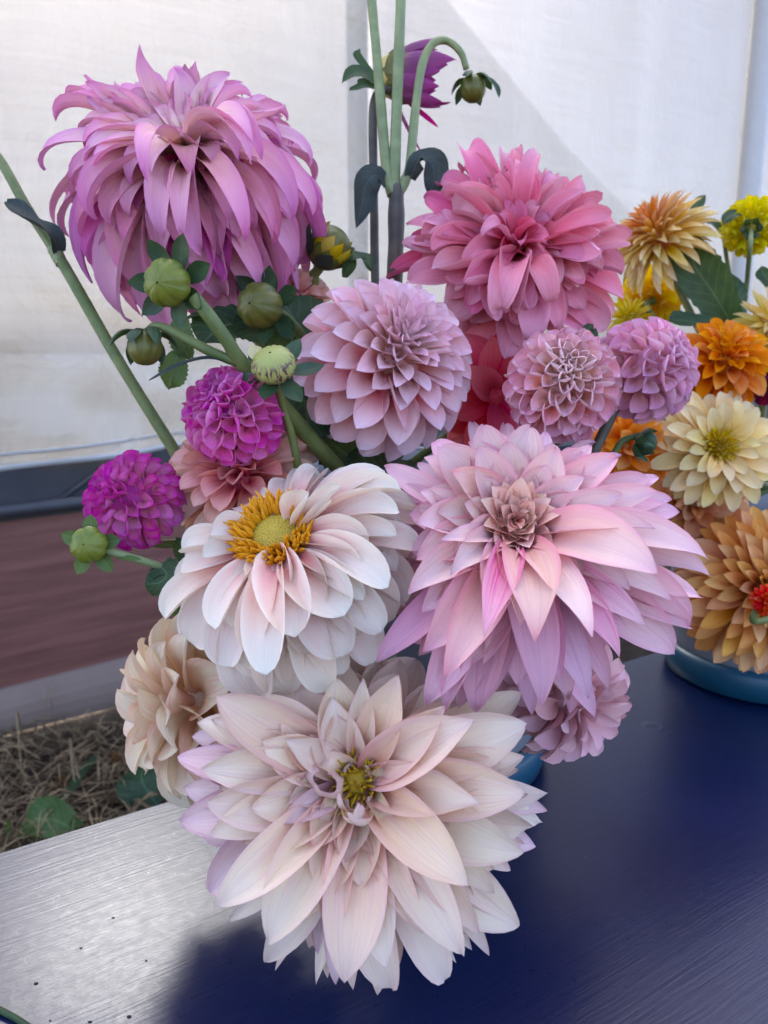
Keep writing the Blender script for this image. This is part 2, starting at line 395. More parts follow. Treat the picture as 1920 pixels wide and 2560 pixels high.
# --- ground
n = N('earth_and_straw'); tc = n.n('ShaderNodeTexCoord')
a = n.noise(tc.outputs['Object'], 14, 6, .7); b = n.noise(tc.outputs['Object'], 90, 5, .7)
col = n.mix(n.step(a, .35, .65), (.035, .025, .017), (.085, .058, .036)); col = n.mix(n.step(b, .55, .75), col, (.11, .08, .05))
sp = n.n('ShaderNodeSeparateXYZ'); n.l(tc.outputs['Object'], sp.inputs[0])
far = n.step(n.math('ADD', n.math('MULTIPLY', sp.outputs[0], -.574), n.math('MULTIPLY', sp.outputs[1], .819)), 2.1, 2.6)
col = n.mix(far, col, n.mix(b, (.42, .43, .44), (.55, .56, .57)))  # ground beyond the wall is made pale to hide the horizon through cloth
M['earth'] = n.done(n.bsdf(col, .95, .2, n.bump(n.math('ADD', a, b), .9, .02)))
G = 400
o = link('ground', mesh('ground', [(-G, -G, GZ), (G, -G, GZ), (G, G, GZ), (-G, G, GZ)], [(0, 1, 2, 3)], smooth=False), None, M['earth']); tag(o, kind='structure')

# --- table
E1, E2 = onz(0, 2129), onz(400, 2007)
TD = unit(E2 - E1); TN = np.array([TD[1], -TD[0], 0.])       # along the grain / towards the viewer
ang = math.atan2(TD[1], TD[0])
n = N('navy_painted_plywood'); tc = n.n('ShaderNodeTexCoord'); sp = n.n('ShaderNodeSeparateXYZ'); n.l(tc.outputs['Object'], sp.inputs[0])
x, y = sp.outputs[0], sp.outputs[1]
warp = n.noise(n.comb(n.math('MULTIPLY', x, 5.), n.math('MULTIPLY', y, 9.), 0.), 1, 3)
yw = n.math('ADD', y, n.math('MULTIPLY', warp, .012))
g1 = n.noise(n.comb(n.math('MULTIPLY', x, 9.), n.math('MULTIPLY', yw, 420.), 0.), 1, 3, .6)
g2 = n.noise(n.comb(n.math('MULTIPLY', x, 16.), n.math('MULTIPLY', yw, 130.), 3.), 1, 4, .65)
big = n.noise(tc.outputs['Object'], 9, 4, .6); mott = n.noise(tc.outputs['Object'], 120, 4, .7)
vor = n.n('ShaderNodeTexVoronoi'); vor.inputs['Scale'].default_value = 9.; vor.inputs['Randomness'].default_value = 1.
wob = n.n('ShaderNodeVectorMath', operation='ADD'); n.l(tc.outputs['Object'], wob.inputs[0])
nz = n.n('ShaderNodeTexNoise'); nz.inputs['Scale'].default_value = 35; n.l(tc.outputs['Object'], nz.inputs['Vector'])
sc3 = n.n('ShaderNodeVectorMath', operation='SCALE'); sc3.inputs['Scale'].default_value = .012; n.l(nz.outputs['Color'], sc3.inputs[0]); n.l(sc3.outputs[0], wob.inputs[1]); n.l(wob.outputs[0], vor.inputs['Vector'])
dd = vor.outputs['Distance']; ring = n.math('MULTIPLY', n.step(dd, .050, .075), n.math('SUBTRACT', 1., n.step(dd, .085, .11)))
vs = n.n('ShaderNodeSeparateColor'); n.l(vor.outputs['Color'], vs.inputs[0])
ring = n.math('MULTIPLY', ring, n.step(vs.outputs[0], .45, .5))
disc = n.math('MULTIPLY', n.math('SUBTRACT', 1., n.step(dd, .07, .1)), n.step(vs.outputs[0], .45, .5))
col = n.mix(n.step(big, .3, .75), (.0024, .0074, .042), (.0040, .0105, .053))
col = n.mix(n.math('MULTIPLY', n.step(g2, .66, .78), .25), col, (.05, .055, .11))
col = n.mix(n.math('MULTIPLY', ring, .16), col, (.10, .11, .16))
scr = n.noise(n.comb(n.math('MULTIPLY', x, 40.), n.math('MULTIPLY', yw, 260.), 9.), 1, 2, .5)
col = n.mix(n.math('MULTIPLY', n.step(scr, .73, .78), n.math('MULTIPLY', n.step(big, .5, .7), .5)), col, (.22, .21, .26))
rough = n.math('ADD', .22, n.math('ADD', n.math('MULTIPLY', mott, .16), n.math('MULTIPLY', disc, .14)))
h = n.math('ADD', n.math('ADD', n.math('MULTIPLY', g1, .8), n.math('MULTIPLY', g2, .65)), n.math('ADD', n.math('MULTIPLY', mott, .25), n.math('MULTIPLY', ring, 1.6)))
M['table'] = n.done(n.bsdf(col, rough, .38, n.bump(h, .19, .0010)))
table = thing('table', 'navy blue painted wooden table under the flower buckets', 'table', E1)
table.rotation_euler = (0, 0, ang)
o = link('tabletop', box_mesh('tabletop', (-1.1, -1.05, -.025), (1.5, 0, 0), bev=.0025), table, M['table'])
for lx in (-.9, 1.3):
    for ly in (-.95, -.1):
        link('leg', box_mesh('leg', (lx - .03, ly - .03, GZ), (lx + .03, ly + .03, -.0255), bev=.003), table, M['table'])
for ly in (-.95, -.1): link('apron', box_mesh('apron', (-.869, ly - .012, -.10), (1.269, ly + .012, -.0255), bev=.002), table, M['table'])

# --- cloth wall (sheer white tarpaulin, sun behind it)
def cloth(name, transp=.064, base=(.24, .230, .206), tl=.028):
    n = N(name); tc = n.n('ShaderNodeTexCoord'); sp = n.n('ShaderNodeSeparateXYZ'); n.l(tc.outputs['Object'], sp.inputs[0])
    uvn = n.n('ShaderNodeUVMap'); su = n.n('ShaderNodeSeparateXYZ'); n.l(uvn.outputs[0], su.inputs[0]); U, Vv = su.outputs[0], su.outputs[1]
    wu = n.noise(n.comb(n.math('MULTIPLY', U, 3.), n.math('MULTIPLY', Vv, 130.), 0.), 1, 3, .6)
    wv = n.noise(n.comb(n.math('MULTIPLY', U, 160.), n.math('MULTIPLY', Vv, 3.), 5.), 1, 3, .6)
    cr = n.noise(n.comb(n.math('MULTIPLY', U, 5.), n.math('MULTIPLY', Vv, 4.), 2.), 1, 6, .62, .8)
    den = n.math('ADD', n.math('MULTIPLY', n.math('SUBTRACT', wu, .5), .75), n.math('MULTIPLY', n.math('SUBTRACT', wv, .5), .40))
    c = n.mix(n.math('ADD', .5, den, clamp=True), tuple(x * .90 for x in base), tuple(min(.97, x * 1.08) for x in base))
    nb = n.bump(n.math('ADD', n.math('MULTIPLY', cr, 3.), n.math('ADD', n.math('MULTIPLY', wu, .15), n.math('MULTIPLY', wv, .1))), .45, .02)
    b = n.bsdf(c, .38, .45, nb); t = n.n('ShaderNodeBsdfTranslucent'); n.l(c, t.inputs[0]); n.l(nb, t.inputs[1])
    tr = n.n('ShaderNodeBsdfTransparent')
    return n.done(n.mixsh(n.math('ADD', transp, n.math('MULTIPLY', den, .05)), n.mixsh(tl, b, t.outputs[0]), tr.outputs[0]))
M['cloth'] = cloth('sheer_white_cloth'); M['cloth_shade'] = cloth('roof_shadow_cloth', .55, (.46, .45, .42), .3)
M['cloth_dim'] = cloth('wall_dimming_cloth', .38, (.50, .49, .46), .3)  # for the cloth added to dim the wall's left half
M['hem'] = cloth('white_hem', .0, (.62, .61, .59), .12)

def wallpt(s, z, off=0.): return WP + WD * s + np.array([0, 0, z - GZ]) - WN * off     # off: towards the viewer
def wall_s(px, py):
    p = onplane(px, py, WP, WN); return float(np.dot(p - WP, WD)), float(p[2])
SL0 = -1.6; SL1 = 6.5; TOP = 3.2
def hem_z(s):
    return .135 + .035 * np.clip(s, 0, 2) + .012 * np.sin(s * 4.1)
folds = [(-.55, .16, .05), (.02, .10, .045), (.11, .05, -.03), (.25, .12, .03), (1.55, .10, .03), (.62, .22, .03), (2.6, .4, .05), (3.6, .3, -.04), (-1.0, .2, .04), (-.12, .05, .05), (-.25, .06, .05), (.36, .05, .02), (.95, .07, .03), (1.25, .05, -.02), (2.1, .08, .03), (3.1, .1, .05)]
def fold(s, z):
    d = 0
    for c, wd, am in folds: d = d + am * np.exp(-((s - c - .05 * (z - .6)) / wd) ** 2)
    d = d + .010 * np.sin(s * 9 + z * 1.1) + .006 * np.sin(s * 23 + 2 * z)
    k = np.clip(1 - (z - .2) / .5, 0, 1)
    d = d + k * (.024 * np.sin(s * 17 + z * 21) * np.sin(z * 13 - s * 5) + .016 * np.sin(31 * s - 17 * z))
    return d
NS, NZ = 260, 90
S = np.linspace(SL0, SL1, NS); V = []; uv = []
for j in range(NZ):
    t = j / (NZ - 1)
    for s in S:
        z = hem_z(s) + (TOP - hem_z(s)) * t ** 1.3
        V.append(wallpt(s, z, fold(s, z))); uv.append((s, z))
sheet = thing('tarpaulin_wall', 'sheer white tarpaulin wall hanging behind the flowers, lit from behind', 'tarpaulin', wallpt(0, GZ))
og = np.array(sheet.location)
link('cloth_sheet', mesh('cloth_sheet', np.array(V) - og, gridfaces(NS, NZ), uv), sheet, M['cloth'])
for dz, rr in ((.006, .007), (.036, .004)):
    pts = [wallpt(s, hem_z(s) + dz, fold(s, hem_z(s) + dz) + .004) - og for s in np.linspace(SL0, SL1, 60)]
    link('hem', tube_mesh('hem', pts, [rr, rr], 120, 8), sheet, M['hem'])
# cloth added behind the wall to imitate a neighbouring roof's slanting shadow
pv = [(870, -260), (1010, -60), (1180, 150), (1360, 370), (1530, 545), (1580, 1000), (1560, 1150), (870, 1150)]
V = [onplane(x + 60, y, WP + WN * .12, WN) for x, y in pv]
fl_ = tag(link('added_shade_cloth', mesh('added_shade_cloth', V, [tuple(range(len(V)))], [(0, 0)] * len(V), False), None, M['cloth_shade']), 'white cloth added behind the tarpaulin wall to imitate a slanting roof shadow', 'shade cloth')
V = [onplane(x, y, WP + WN * .34, WN) for x, y in ((-700, -120), (700, -110), (905, -110), (900, 400), (925, 1200), (-700, 1250))]  # added layer that darkens the wall where the sky glows too strongly
tag(link('added_shade_cloth', mesh('added_shade_cloth', V, [tuple(range(len(V)))], [(0, 0)] * len(V), False), None, M['cloth_dim']), 'wide white cloth added to dim the left half of the tarpaulin', 'shade cloth')
# poles
n = N('white_pole'); tc = n.n('ShaderNodeTexCoord'); M['pole'] = n.done(n.bsdf(n.mix(n.noise(tc.outputs['Object'], 30), (.50, .48, .45), (.60, .58, .54)), .4, .5))
def pole(px, py, off, r, label, z1=3.1):
    s, z = wall_s(px, py); b = wallpt(s, GZ, off)
    t = thing('tent_pole', label, 'pole', b, 'upright tent poles')
    link('pole', tube_mesh('pole', [(0, 0, 0), (0, 0, z1 - GZ)], [r, r], 4, 20), t, M['pole'])
    link('foot_plate', lathe_mesh('foot_plate', [(.001, .006), (r * 2, .006), (r * 2, 0), (.001, 0)], 20), t, M['pole'])
    return t
pole(1846, 300, .07, .048, 'thick pale grey tent pole in front of the tarpaulin at the right edge')
pole(1105, 300, -.45, .036, 'tent pole showing as a soft grey stripe through the white tarpaulin')
# --- canvas added out of view, keeping direct sun off the blooms
n = N('sun_block_canvas'); tc = n.n('ShaderNodeTexCoord'); M['canvas'] = n.done(n.bsdf(n.mix(n.noise(tc.outputs['Object'], 40), (.55, .55, .53), (.62, .62, .60)), .7, .3))
va = thing('sun_block', 'unseen white canvas added above the tarpaulin wall to block the sun', 'sun block', wallpt(-1.6, 1.5, -.12)); og = np.array(va.location)
ss = np.linspace(-1.6, 1.35, 60); V = []; uv = []
for j in range(8):
    for s_ in ss: V.append(wallpt(s_, 1.52 + .02 * math.sin(s_ * 9) * (1 - j / 7) + 1.3 * j / 7, -.12 - .03 * math.sin(s_ * 11) * (1 - j / 7)) - og); uv.append((s_, j))
link('sun_block_sheet', mesh('sun_block_sheet', V, gridfaces(60, 8), uv), va, M['canvas'])
ss = np.linspace(1.352, 6.4, 60); V = []; uv = []  # added to darken the upper wall and its reflection in the table
for j in range(8):
    for s_ in ss: V.append(wallpt(s_, 2.12 + .02 * math.sin(s_ * 9) * (1 - j / 7) + .74 * j / 7, -.12 - .03 * math.sin(s_ * 11) * (1 - j / 7)) - og); uv.append((s_, j))
link('sun_block_sheet', mesh('sun_block_sheet', V, gridfaces(60, 8), uv), va, M['canvas'])
V = [wallpt(s_, z, o_) - og for s_, z, o_ in ((-1.6, 2.862, -.1), (6.4, 2.862, -.1), (6.4, 2.95, -.8), (-1.6, 2.95, -.8))]
link('sun_block_top', mesh('sun_block_top', V, [(0, 1, 2, 3)], [(0, 0)] * 4), va, M['canvas'])
# --- brown board and dark rail under the cloth
n = N('red_brown_paint'); tc = n.n('ShaderNodeTexCoord'); sp = n.n('ShaderNodeSeparateXYZ'); n.l(tc.outputs['Object'], sp.inputs[0])
g = n.noise(n.comb(n.math('MULTIPLY', sp.outputs[0], 3.), n.math('MULTIPLY', sp.outputs[1], 3.), n.math('MULTIPLY', sp.outputs[2], 40.)), 1, 4, .6)
M['brown'] = n.done(n.bsdf(n.mix(n.step(g, .3, .7), (.17, .066, .052), (.25, .105, .082)), .55, .4, n.bump(g, .3, .004)))
n = N('grey_brown_skirting'); tc = n.n('ShaderNodeTexCoord'); g = n.noise(tc.outputs['Object'], 12, 4)
M['skirt'] = n.done(n.bsdf(n.mix(g, (.24, .17, .14), (.33, .25, .21)), .7, .3))
n = N('dark_rail'); tc = n.n('ShaderNodeTexCoord'); g = n.noise(tc.outputs['Object'], 15, 4)
M['rail'] = n.done(n.bsdf(n.mix(g, (.028, .030, .036), (.06, .062, .07)), .45, .5))
pan = thing('board_wall', 'low red brown board with a paler skirting along its foot, below the tarpaulin', 'board', wallpt(0, GZ))
og = np.array(pan.location)
def slab(name, z0f, z1f, off, mat, th=.03, bow=0.0, par=None, org=None):
    ss = np.linspace(SL0, SL1, 80); V = []; k = 6
    for s in ss:
        a, b = z0f(s), z1f(s)
        for f in np.linspace(0, 1, k):
            V.append(wallpt(s, a + (b - a) * f, off + bow * math.sin(f * math.pi)) - org)
        V.append(wallpt(s, b, off - th) - org); V.append(wallpt(s, a, off - th) - org)
    q = k + 2; Fc = []
    for i in range(len(ss) - 1):
        for j in range(q): Fc.append((i * q + j, (i + 1) * q + j, (i + 1) * q + (j + 1) % q, i * q + (j + 1) % q))
    return link(name, mesh(name, V, Fc, None, False), par, mat)
slab('upper_board', lambda s: GZ + .13, lambda s: .035 + .012 * s, .0, M['brown'], .03, .004, pan, og)
slab('skirting_board', lambda s: GZ + .004 + .012 * math.sin(s * 5 + 1), lambda s: GZ + .128 + .012 * math.sin(s * 3.1), .012, M['skirt'], .04, .01, pan, og)
rail = thing('dark_rail', 'dark grey rail between the white tarpaulin hem and the brown board', 'rail', wallpt(0, GZ))
slab('rail_face', lambda s: .026 + .012 * s, lambda s: .150 + .036 * max(0, min(2, s)), .015, M['rail'], .05, .0, rail, og)
pts = [wallpt(s, .052 + .012 * s, .03) - og for s in np.linspace(SL0, SL1, 12)]
link('rail_bar', tube_mesh('rail_bar', pts, [.016, .016], 60, 10), rail, M['rail'])
for s in (.24, .62):
    link('strut', tube_mesh('strut', [wallpt(s - .06, .066, .022) - og, wallpt(s + .05, .135, .022) - og], [.006, .006], 4, 8), rail, M['rail'])

# --- buckets
n = N('teal_plastic'); tc = n.n('ShaderNodeTexCoord'); g = n.noise(tc.outputs['Object'], 40, 3)
M['teal'] = n.done(n.bsdf(n.mix(g, (.006, .062, .11), (.010, .085, .145)), .38, .5))
n = N('grey_metal_bucket'); tc = n.n('ShaderNodeTexCoord'); g = n.noise(tc.outputs['Object'], 25, 5, .6)
M['bucket'] = n.done(n.bsdf(n.mix(g, (.17, .18, .205), (.24, .25, .28)), .42, .5, n.bump(g, .1, .002)))
n = N('water'); M['water'] = n.done(n.bsdf((.03, .04, .03), .05, .5))
def bucket(c, r, hgt, label, ft):
    t = thing('flower_bucket', label, 'bucket', c, 'flower buckets on the table')
    link('body', lathe_mesh('body', [(r * .90, .012), (r * .93, ft), (r * 1.06, hgt - .02), (r * 1.08, hgt), (r * 1.05, hgt), (r * 1.03, hgt - .02), (r * .88, .02), (.001, .018)], 56), t, M['bucket'])
    link('rim', lathe_mesh('rim', [(r * (1.085) + .004 * math.cos(a), hgt + .004 * math.sin(a)) for a in np.linspace(0, 6.283, 10)], 56), t, M['bucket'])
    link('foot_ring', lathe_mesh('foot_ring', [(r * .96, ft + .004), (r * 1.0, ft + .003), (r * 1.03, ft - .002), (r * 1.03, ft * .55), (r * 1.0, .003), (r * .97, .0015), (.001, .0015)], 56), t, M['teal'])
    link('water', lathe_mesh('water', [(r * .98, hgt * .62), (.001, hgt * .62)], 40), t, M['water'])
    return t
bucket(BUCKET, BR * 1.12, BH, 'bucket holding the near bouquet, its teal foot showing behind the cream dahlia', .035)
bucket(RB, .108, .21, 'grey bucket with a teal blue foot ring holding the orange and yellow dahlias', .034)

# ================================================================== FLOWERS
GN, GR = 'dahlias of the near bouquet', 'dahlias of the bucket at the right'
# --- 1: cream dinner plate dahlia at the bottom
CR = (280, 1500, .6992)
m11 = petal_mat('cream_petals', ((.56, .26, .24), (.76, .64, .59), (.79, .73, .68)), ((.44, .15, .12), (.74, .62, .52), (.80, .74, .65)), edge=(.60, .42, .66), edge_f=.42, vein=(.68, .48, .58), vein_f=.30, streak=(.62, .42, .60), streak_f=.22, brown=.5)
m11l = petal_mat('cream_lilac_petals', ((.50, .22, .30), (.66, .52, .66), (.72, .66, .74)), None, edge=(.52, .34, .62), edge_f=.6, vein=(.58, .40, .60), vein_f=.35)
m11c = petal_mat('cream_curl_petals', ((.62, .42, .28), (.80, .70, .58), (.80, .66, .66)), None, edge=(.66, .40, .60), edge_f=.6, trans=.3)
f = Flower('cream_dahlia', 'very large cream and blush dahlia lowest in the bouquet, overhanging the blue table', (890, 1952), .462, (-.02, .30, 1.0), m11, GN)
f.heroes_w = 1
L11 = {0: (82, 62, dict(cup=.8)), 1: (64, 22, dict(cup=.8, curl=-24)), 2: (52, 0, dict(cup=.7, curl=-26)), 3: (32, -18, dict(cup=.65, curl=-24)), 4: (10, -32, dict(cup=.6))}
T11 = [(787, 350, 1, 150), (900, 280, 1, 105), (1025, 268, 1, 165), (1193, 378, 1, 150), (1295, 428, 1, 190), (1318, 728, 1, 175, dict(prof='lance')),
 (1275, 1020, 1, 190), (1365, 1048, 2, 130), (1470, 902, 2, 190), (1485, 442, 2, 210), (1465, 328, 3, 150), (1482, 690, 2, 200),
 (1500, 810, 3, 170, dict(wave=.2)), (1560, 690, 4, 130, dict(wave=.35)), (1563, 800, 4, 140, dict(wave=.45)), (1612, 908, 4, 135, dict(m=m11l)), (1468, 1172, 3, 210), (1380, 1308, 3, 85), (1348, 1325, 4, 90),
 (1420, 1140, 3, 120), (1255, 1270, 2, 170), (1188, 1362, 3, 150, dict(prof='blunt')), (1115, 1198, 2, 110), (1000, 1390, 3, 160, dict(prof='blunt')), (950, 1425, 4, 110), (860, 1440, 4, 95),
 (830, 1370, 2, 210), (802, 1372, 3, 90, dict(m=m11l)), (715, 1436, 4, 75, dict(twist=.9)), (790, 1232, 2, 110), (560, 1232, 2, 200), (548, 1290, 3, 150), (370, 1095, 2, 165), (412, 1148, 4, 90),
 (350, 1045, 3, 170, dict(m=m11l)), (356, 836, 2, 150), (245, 792, 3, 170, dict(m=m11l)), (345, 722, 2, 180), (320, 606, 2, 160), (232, 562, 3, 140, dict(m=m11l)), (258, 672, 3, 140, dict(m=m11l)),
 (308, 436, 3, 140), (372, 346, 2, 190), (550, 338, 2, 190), (690, 325, 3, 150), (790, 290, 3, 140), (868, 262, 4, 140), (1030, 212, 4, 150), (1232, 368, 3, 150), (620, 500, 1, 120), (470, 470, 2, 140),
 (690, 980, 2, 130), (905, 1180, 3, 120), (1100, 1000, 2, 120, dict(m=m11l)), (600, 800, 1, 100, dict(m=m11l)), (930, 1000, 2, 70)]
f.heroes([t if len(t) > 4 and 'prof' in t[4] else (*t[:4], {'prof': 'acute', **(t[4] if len(t) > 4 else {})}) for t in T11], CR, L11, nv=17, fold=.22, lip=.18, wave=.09, wscale=1.06, between=2, beak=1.1)
f.ring(16, .088, .034, -2, -38, z0=-.018, cup=.6, m=None) if False else f.ring(16, .088, .036, -2, -38, z0=-.018, cup=.6)
f.ring(14, .07, .030, 30, 0, z0=-.006, cup=.8, phase=.3)
f.ring(12, .058, .029, 54, 18, .2, cup=.75, age=.7, curl=-28, beak=1.0, prof='acute', lip=.2, fold=.22, wave=.1, nv=16, z0=.0, r0=.012)
f.ring(11, .042, .023, 64, 34, z0=0, cup=1.0, phase=.1, mat=m11c, curl=-40, r0=.012, prof='acute', beak=1.)
n = N('yellow_anthers'); tc = n.n('ShaderNodeTexCoord'); M['anther'] = n.done(n.bsdf(n.mix(n.noise(tc.outputs['Object'], 400), (.58, .22, .004), (.80, .38, .008)), .55, .3))
n = N('dark_gold_anthers'); tc = n.n('ShaderNodeTexCoord'); M['anther_dark'] = n.done(n.bsdf(n.mix(n.noise(tc.outputs['Object'], 500), (.34, .19, .01), (.68, .46, .03)), .55, .3))
def floret_tuft(fl, n_, r0, r1, L, rad, mat, seed, lean=20, off=np.zeros(3), name='stamen'):
    rg = random.Random(seed)
    for i in range(n_):
        rr = r0 + (r1 - r0) * math.sqrt(rg.random()); a = rg.uniform(0, 6.283)
        b = off + fl.X * rr * math.cos(a) + fl.Y * rr * math.sin(a)
        l = L * rg.uniform(.7, 1.15); ln = math.radians(lean * rr / max(r1, 1e-6) + rg.uniform(-14, 14)); a2 = a + rg.uniform(-.6, .6)
        d = fl.a * math.cos(ln) + (fl.X * math.cos(a2) + fl.Y * math.sin(a2)) * math.sin(ln)
        q = fl.X * rg.uniform(-1, 1) + fl.Y * rg.uniform(-1, 1)
        link(name, tube_mesh(name, [b, b + d * l * .55 + q * rad * .4, b + d * l + q * rad * 1.2], [rad * .8, rad, rad * .25], 6, 5), fl.root, mat)
floret_tuft(f, 80, 0, .0125, .017, .0011, M['anther_dark'], 3, 25, f.X * .004 + f.a * .010); f.core(.010, M['anther_dark'], .7, .008)
def curlpetal(fl, cpx, rpx, turns, W, start=0., sgn=1, zoff=.02, mat=None, tilt=0.3):
    """a petal rolled up like a snail shell, standing in the middle of the bloom"""
    c = onplane(cpx[0], cpx[1], fl.c + zoff * fl.a, fl.a) - fl.c; nv, nu = 26, 6; V = []; uv = []
    r1 = rpx / F * fl.d
    for j in range(nv):
        t = j / (nv - 1); a = start + sgn * turns * 6.283 * t; r = r1 * (1 - .55 * t); w_ = W * (1 - .35 * t) * min(1, .25 + t * 5)
        for i in range(nu):
            u = i / (nu - 1); rr = r * (.80 + .25 * math.sin(u * 2.2) - .45 * u ** 2.2)
            rr *= 1 + .13 * math.sin(2.3 * a + start) + .07 * math.sin(5.1 * a); V.append(c + fl.X * rr * 1.1 * math.cos(a) + fl.Y * rr * .92 * math.sin(a) + fl.a * ((u - .75) * w_ * (1 + .2 * math.sin(3 * a)))); uv.append((t, .25 + .75 * u))
    o = link('petal', mesh('petal', V, gridfaces(nu, nv), uv), fl.root, mat); o.color = (.3, .5, 0, 1)
def cpx(c, x, y): return (c[0] + x * c[2], c[1] + y * c[2])
curlpetal(f, cpx(CR, 775, 650), 58, .92, .020, 2.2, 1, .028, m11c)
for x_, y_, a0_, a1_, w_, c_, cu_, b_ in ((735, 600, 84, 60, .020, 1.5, -150, .8), (815, 690, 80, 55, .017, 1.7, 160, -.9), (775, 640, 88, 80, .013, 1.9, 170, .6), (760, 680, 84, 70, .013, 1.8, -170, -.7), (800, 610, 86, 74, .014, 1.8, 150, .9),
        (965, 560, 84, 62, .017, 1.7, -160, .9), (1000, 590, 80, 60, .014, 1.6, 140, -.8), (940, 625, 86, 70, .014, 1.8, -150, .7), (985, 545, 80, 60, .012, 1.8, 170, .5), (815, 800, 78, 52, .016, 1.8, -170, .8), (835, 830, 74, 48, .014, 1.8, 150, -.8), (785, 815, 74, 48, .013, 1.6, -120, .7),
        (930, 800, 78, 50, .017, 1.8, 150, .8), (955, 840, 74, 45, .016, 1.7, -160, -.6), (905, 770, 80, 55, .012, 1.8, 140, .6), (860, 560, 82, 62, .014, 1.6, -120, .5), (890, 520, 76, 52, .015, 1.4, -80, .4)):
    f.aim(cpx(CR, x_, y_), a0_, a1_, W=w_, r0=.010, z0=.004, cup=c_, curl=cu_, vc=.45, bend=b_, twist=b_ * .8, mat=m11c, prof='strap', wave=.12, Lmin=.018, Lmax=.05, age=.8)
f.aim(cpx(CR, 985, 700), 60, 25, W=.022, r0=.012, z0=.004, cup=1.5, mat=m11c, bend=1.5, prof='strap', wave=.1)
curlpetal(f, cpx(CR, 890, 705), 62, .50, .018, 3.3, 1, .022, m11c)
f.core(.014, m11, .8, -.004); f.calyx(.014); f.stem(mouth(), .0045)

# --- 2: lilac dinner plate dahlia
CL = (900, 1050, .6148)
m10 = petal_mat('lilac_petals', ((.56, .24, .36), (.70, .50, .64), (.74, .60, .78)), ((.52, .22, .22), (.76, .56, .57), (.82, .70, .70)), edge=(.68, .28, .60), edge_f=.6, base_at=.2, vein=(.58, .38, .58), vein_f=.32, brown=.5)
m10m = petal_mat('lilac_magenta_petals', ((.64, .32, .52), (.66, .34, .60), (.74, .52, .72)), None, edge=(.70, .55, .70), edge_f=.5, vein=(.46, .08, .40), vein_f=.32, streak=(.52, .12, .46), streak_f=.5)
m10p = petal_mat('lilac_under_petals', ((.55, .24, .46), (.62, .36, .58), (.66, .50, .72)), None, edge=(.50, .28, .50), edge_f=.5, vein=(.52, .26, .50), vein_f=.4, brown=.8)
f = Flower('lilac_dahlia', 'large lilac dahlia with pointed petals right of the yellow-centred white one', cpx(CL, 620, 470), .487, (-.02, .42, 1.0), m10, GN)
L10 = {0: (82, 62, dict(cup=.7, curl=-10)), 1: (66, 24, dict(cup=.75, curl=-30)), 2: (50, 4, dict(cup=.7, curl=-34)), 3: (30, -14, dict(cup=.65, curl=-34)), 4: (8, -36, dict(cup=.75, curl=-20))}
T10 = [(575, 355, 0, 60), (640, 345, 0, 60), (612, 285, 1, 95), (683, 368, 0, 60), (545, 385, 0, 60), (702, 418, 0, 60), (762, 240, 1, 50), (505, 330, 1, 70),
 (540, 207, 1, 130), (680, 180, 1, 135), (775, 300, 1, 100), (808, 332, 1, 125), (385, 325, 1, 130), (327, 488, 1, 100), (395, 200, 2, 150), (910, 233, 1, 130),
 (440, 90, 2, 150), (645, 104, 2, 150), (790, 100, 2, 155), (300, 88, 3, 140), (455, 12, 4, 70), (560, 56, 3, 130), (662, 5, 4, 110), (752, 50, 3, 100), (862, 112, 3, 90),
 (260, 150, 2, 125), (243, 290, 2, 115), (100, 190, 3, 120), (158, 262, 3, 90, dict(m=m10m)), (1066, 300, 1, 140, dict(bend=.2)), (1216, 296, 2, 135), (1265, 326, 3, 115), (1300, 375, 3, 135), (1040, 156, 2, 145), (1100, 106, 4, 75), (1175, 240, 3, 110),
 (1200, 440, 1, 125), (1145, 548, 2, 80, dict(m=m10m)), (1212, 627, 1, 210, dict(cup=.45)), (1418, 566, 2, 160), (1425, 635, 2, 140), (1465, 735, 3, 130, dict(wave=.2)), (1363, 852, 3, 140, dict(wave=.3)), (1352, 1000, 3, 200, dict(wave=.15)), (1160, 836, 2, 130, dict(m=m10m)), (1055, 964, 2, 125, dict(m=m10m)),
 (905, 745, 1, 150, dict(curl=-25)), (946, 890, 1, 165), (650, 836, 1, 185), (705, 988, 1, 200), (510, 766, 1, 125), (366, 632, 1, 130), (195, 711, 2, 150), (502, 882, 1, 130, dict(m=m10m)),
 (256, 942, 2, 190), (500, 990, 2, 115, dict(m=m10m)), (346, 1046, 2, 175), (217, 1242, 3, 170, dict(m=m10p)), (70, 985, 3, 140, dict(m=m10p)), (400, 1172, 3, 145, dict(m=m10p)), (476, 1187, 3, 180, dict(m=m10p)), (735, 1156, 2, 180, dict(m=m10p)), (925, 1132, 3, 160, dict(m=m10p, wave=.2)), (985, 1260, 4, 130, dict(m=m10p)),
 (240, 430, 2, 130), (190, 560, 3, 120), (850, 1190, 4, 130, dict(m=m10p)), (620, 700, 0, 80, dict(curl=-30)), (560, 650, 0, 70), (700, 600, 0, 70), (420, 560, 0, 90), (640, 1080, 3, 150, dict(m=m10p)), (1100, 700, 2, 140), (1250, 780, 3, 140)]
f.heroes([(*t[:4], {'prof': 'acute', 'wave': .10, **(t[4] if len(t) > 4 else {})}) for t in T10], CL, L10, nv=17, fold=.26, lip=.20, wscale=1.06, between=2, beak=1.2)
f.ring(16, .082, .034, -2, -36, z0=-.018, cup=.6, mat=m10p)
f.ring(12, .062, .028, 32, 2, z0=-.006, cup=.8, phase=.3)
f.ball(16, .020, .25, 3, 50, .010, 8, 0, .9, 'point', small=.45, grow=50, age=1., z0=None) if False else None
f.ring(13, .058, .027, 58, 22, .2, cup=.75, age=.75, curl=-30, beak=1.1, prof='acute', lip=.2, fold=.25, wave=.1, nv=16, z0=-.001)
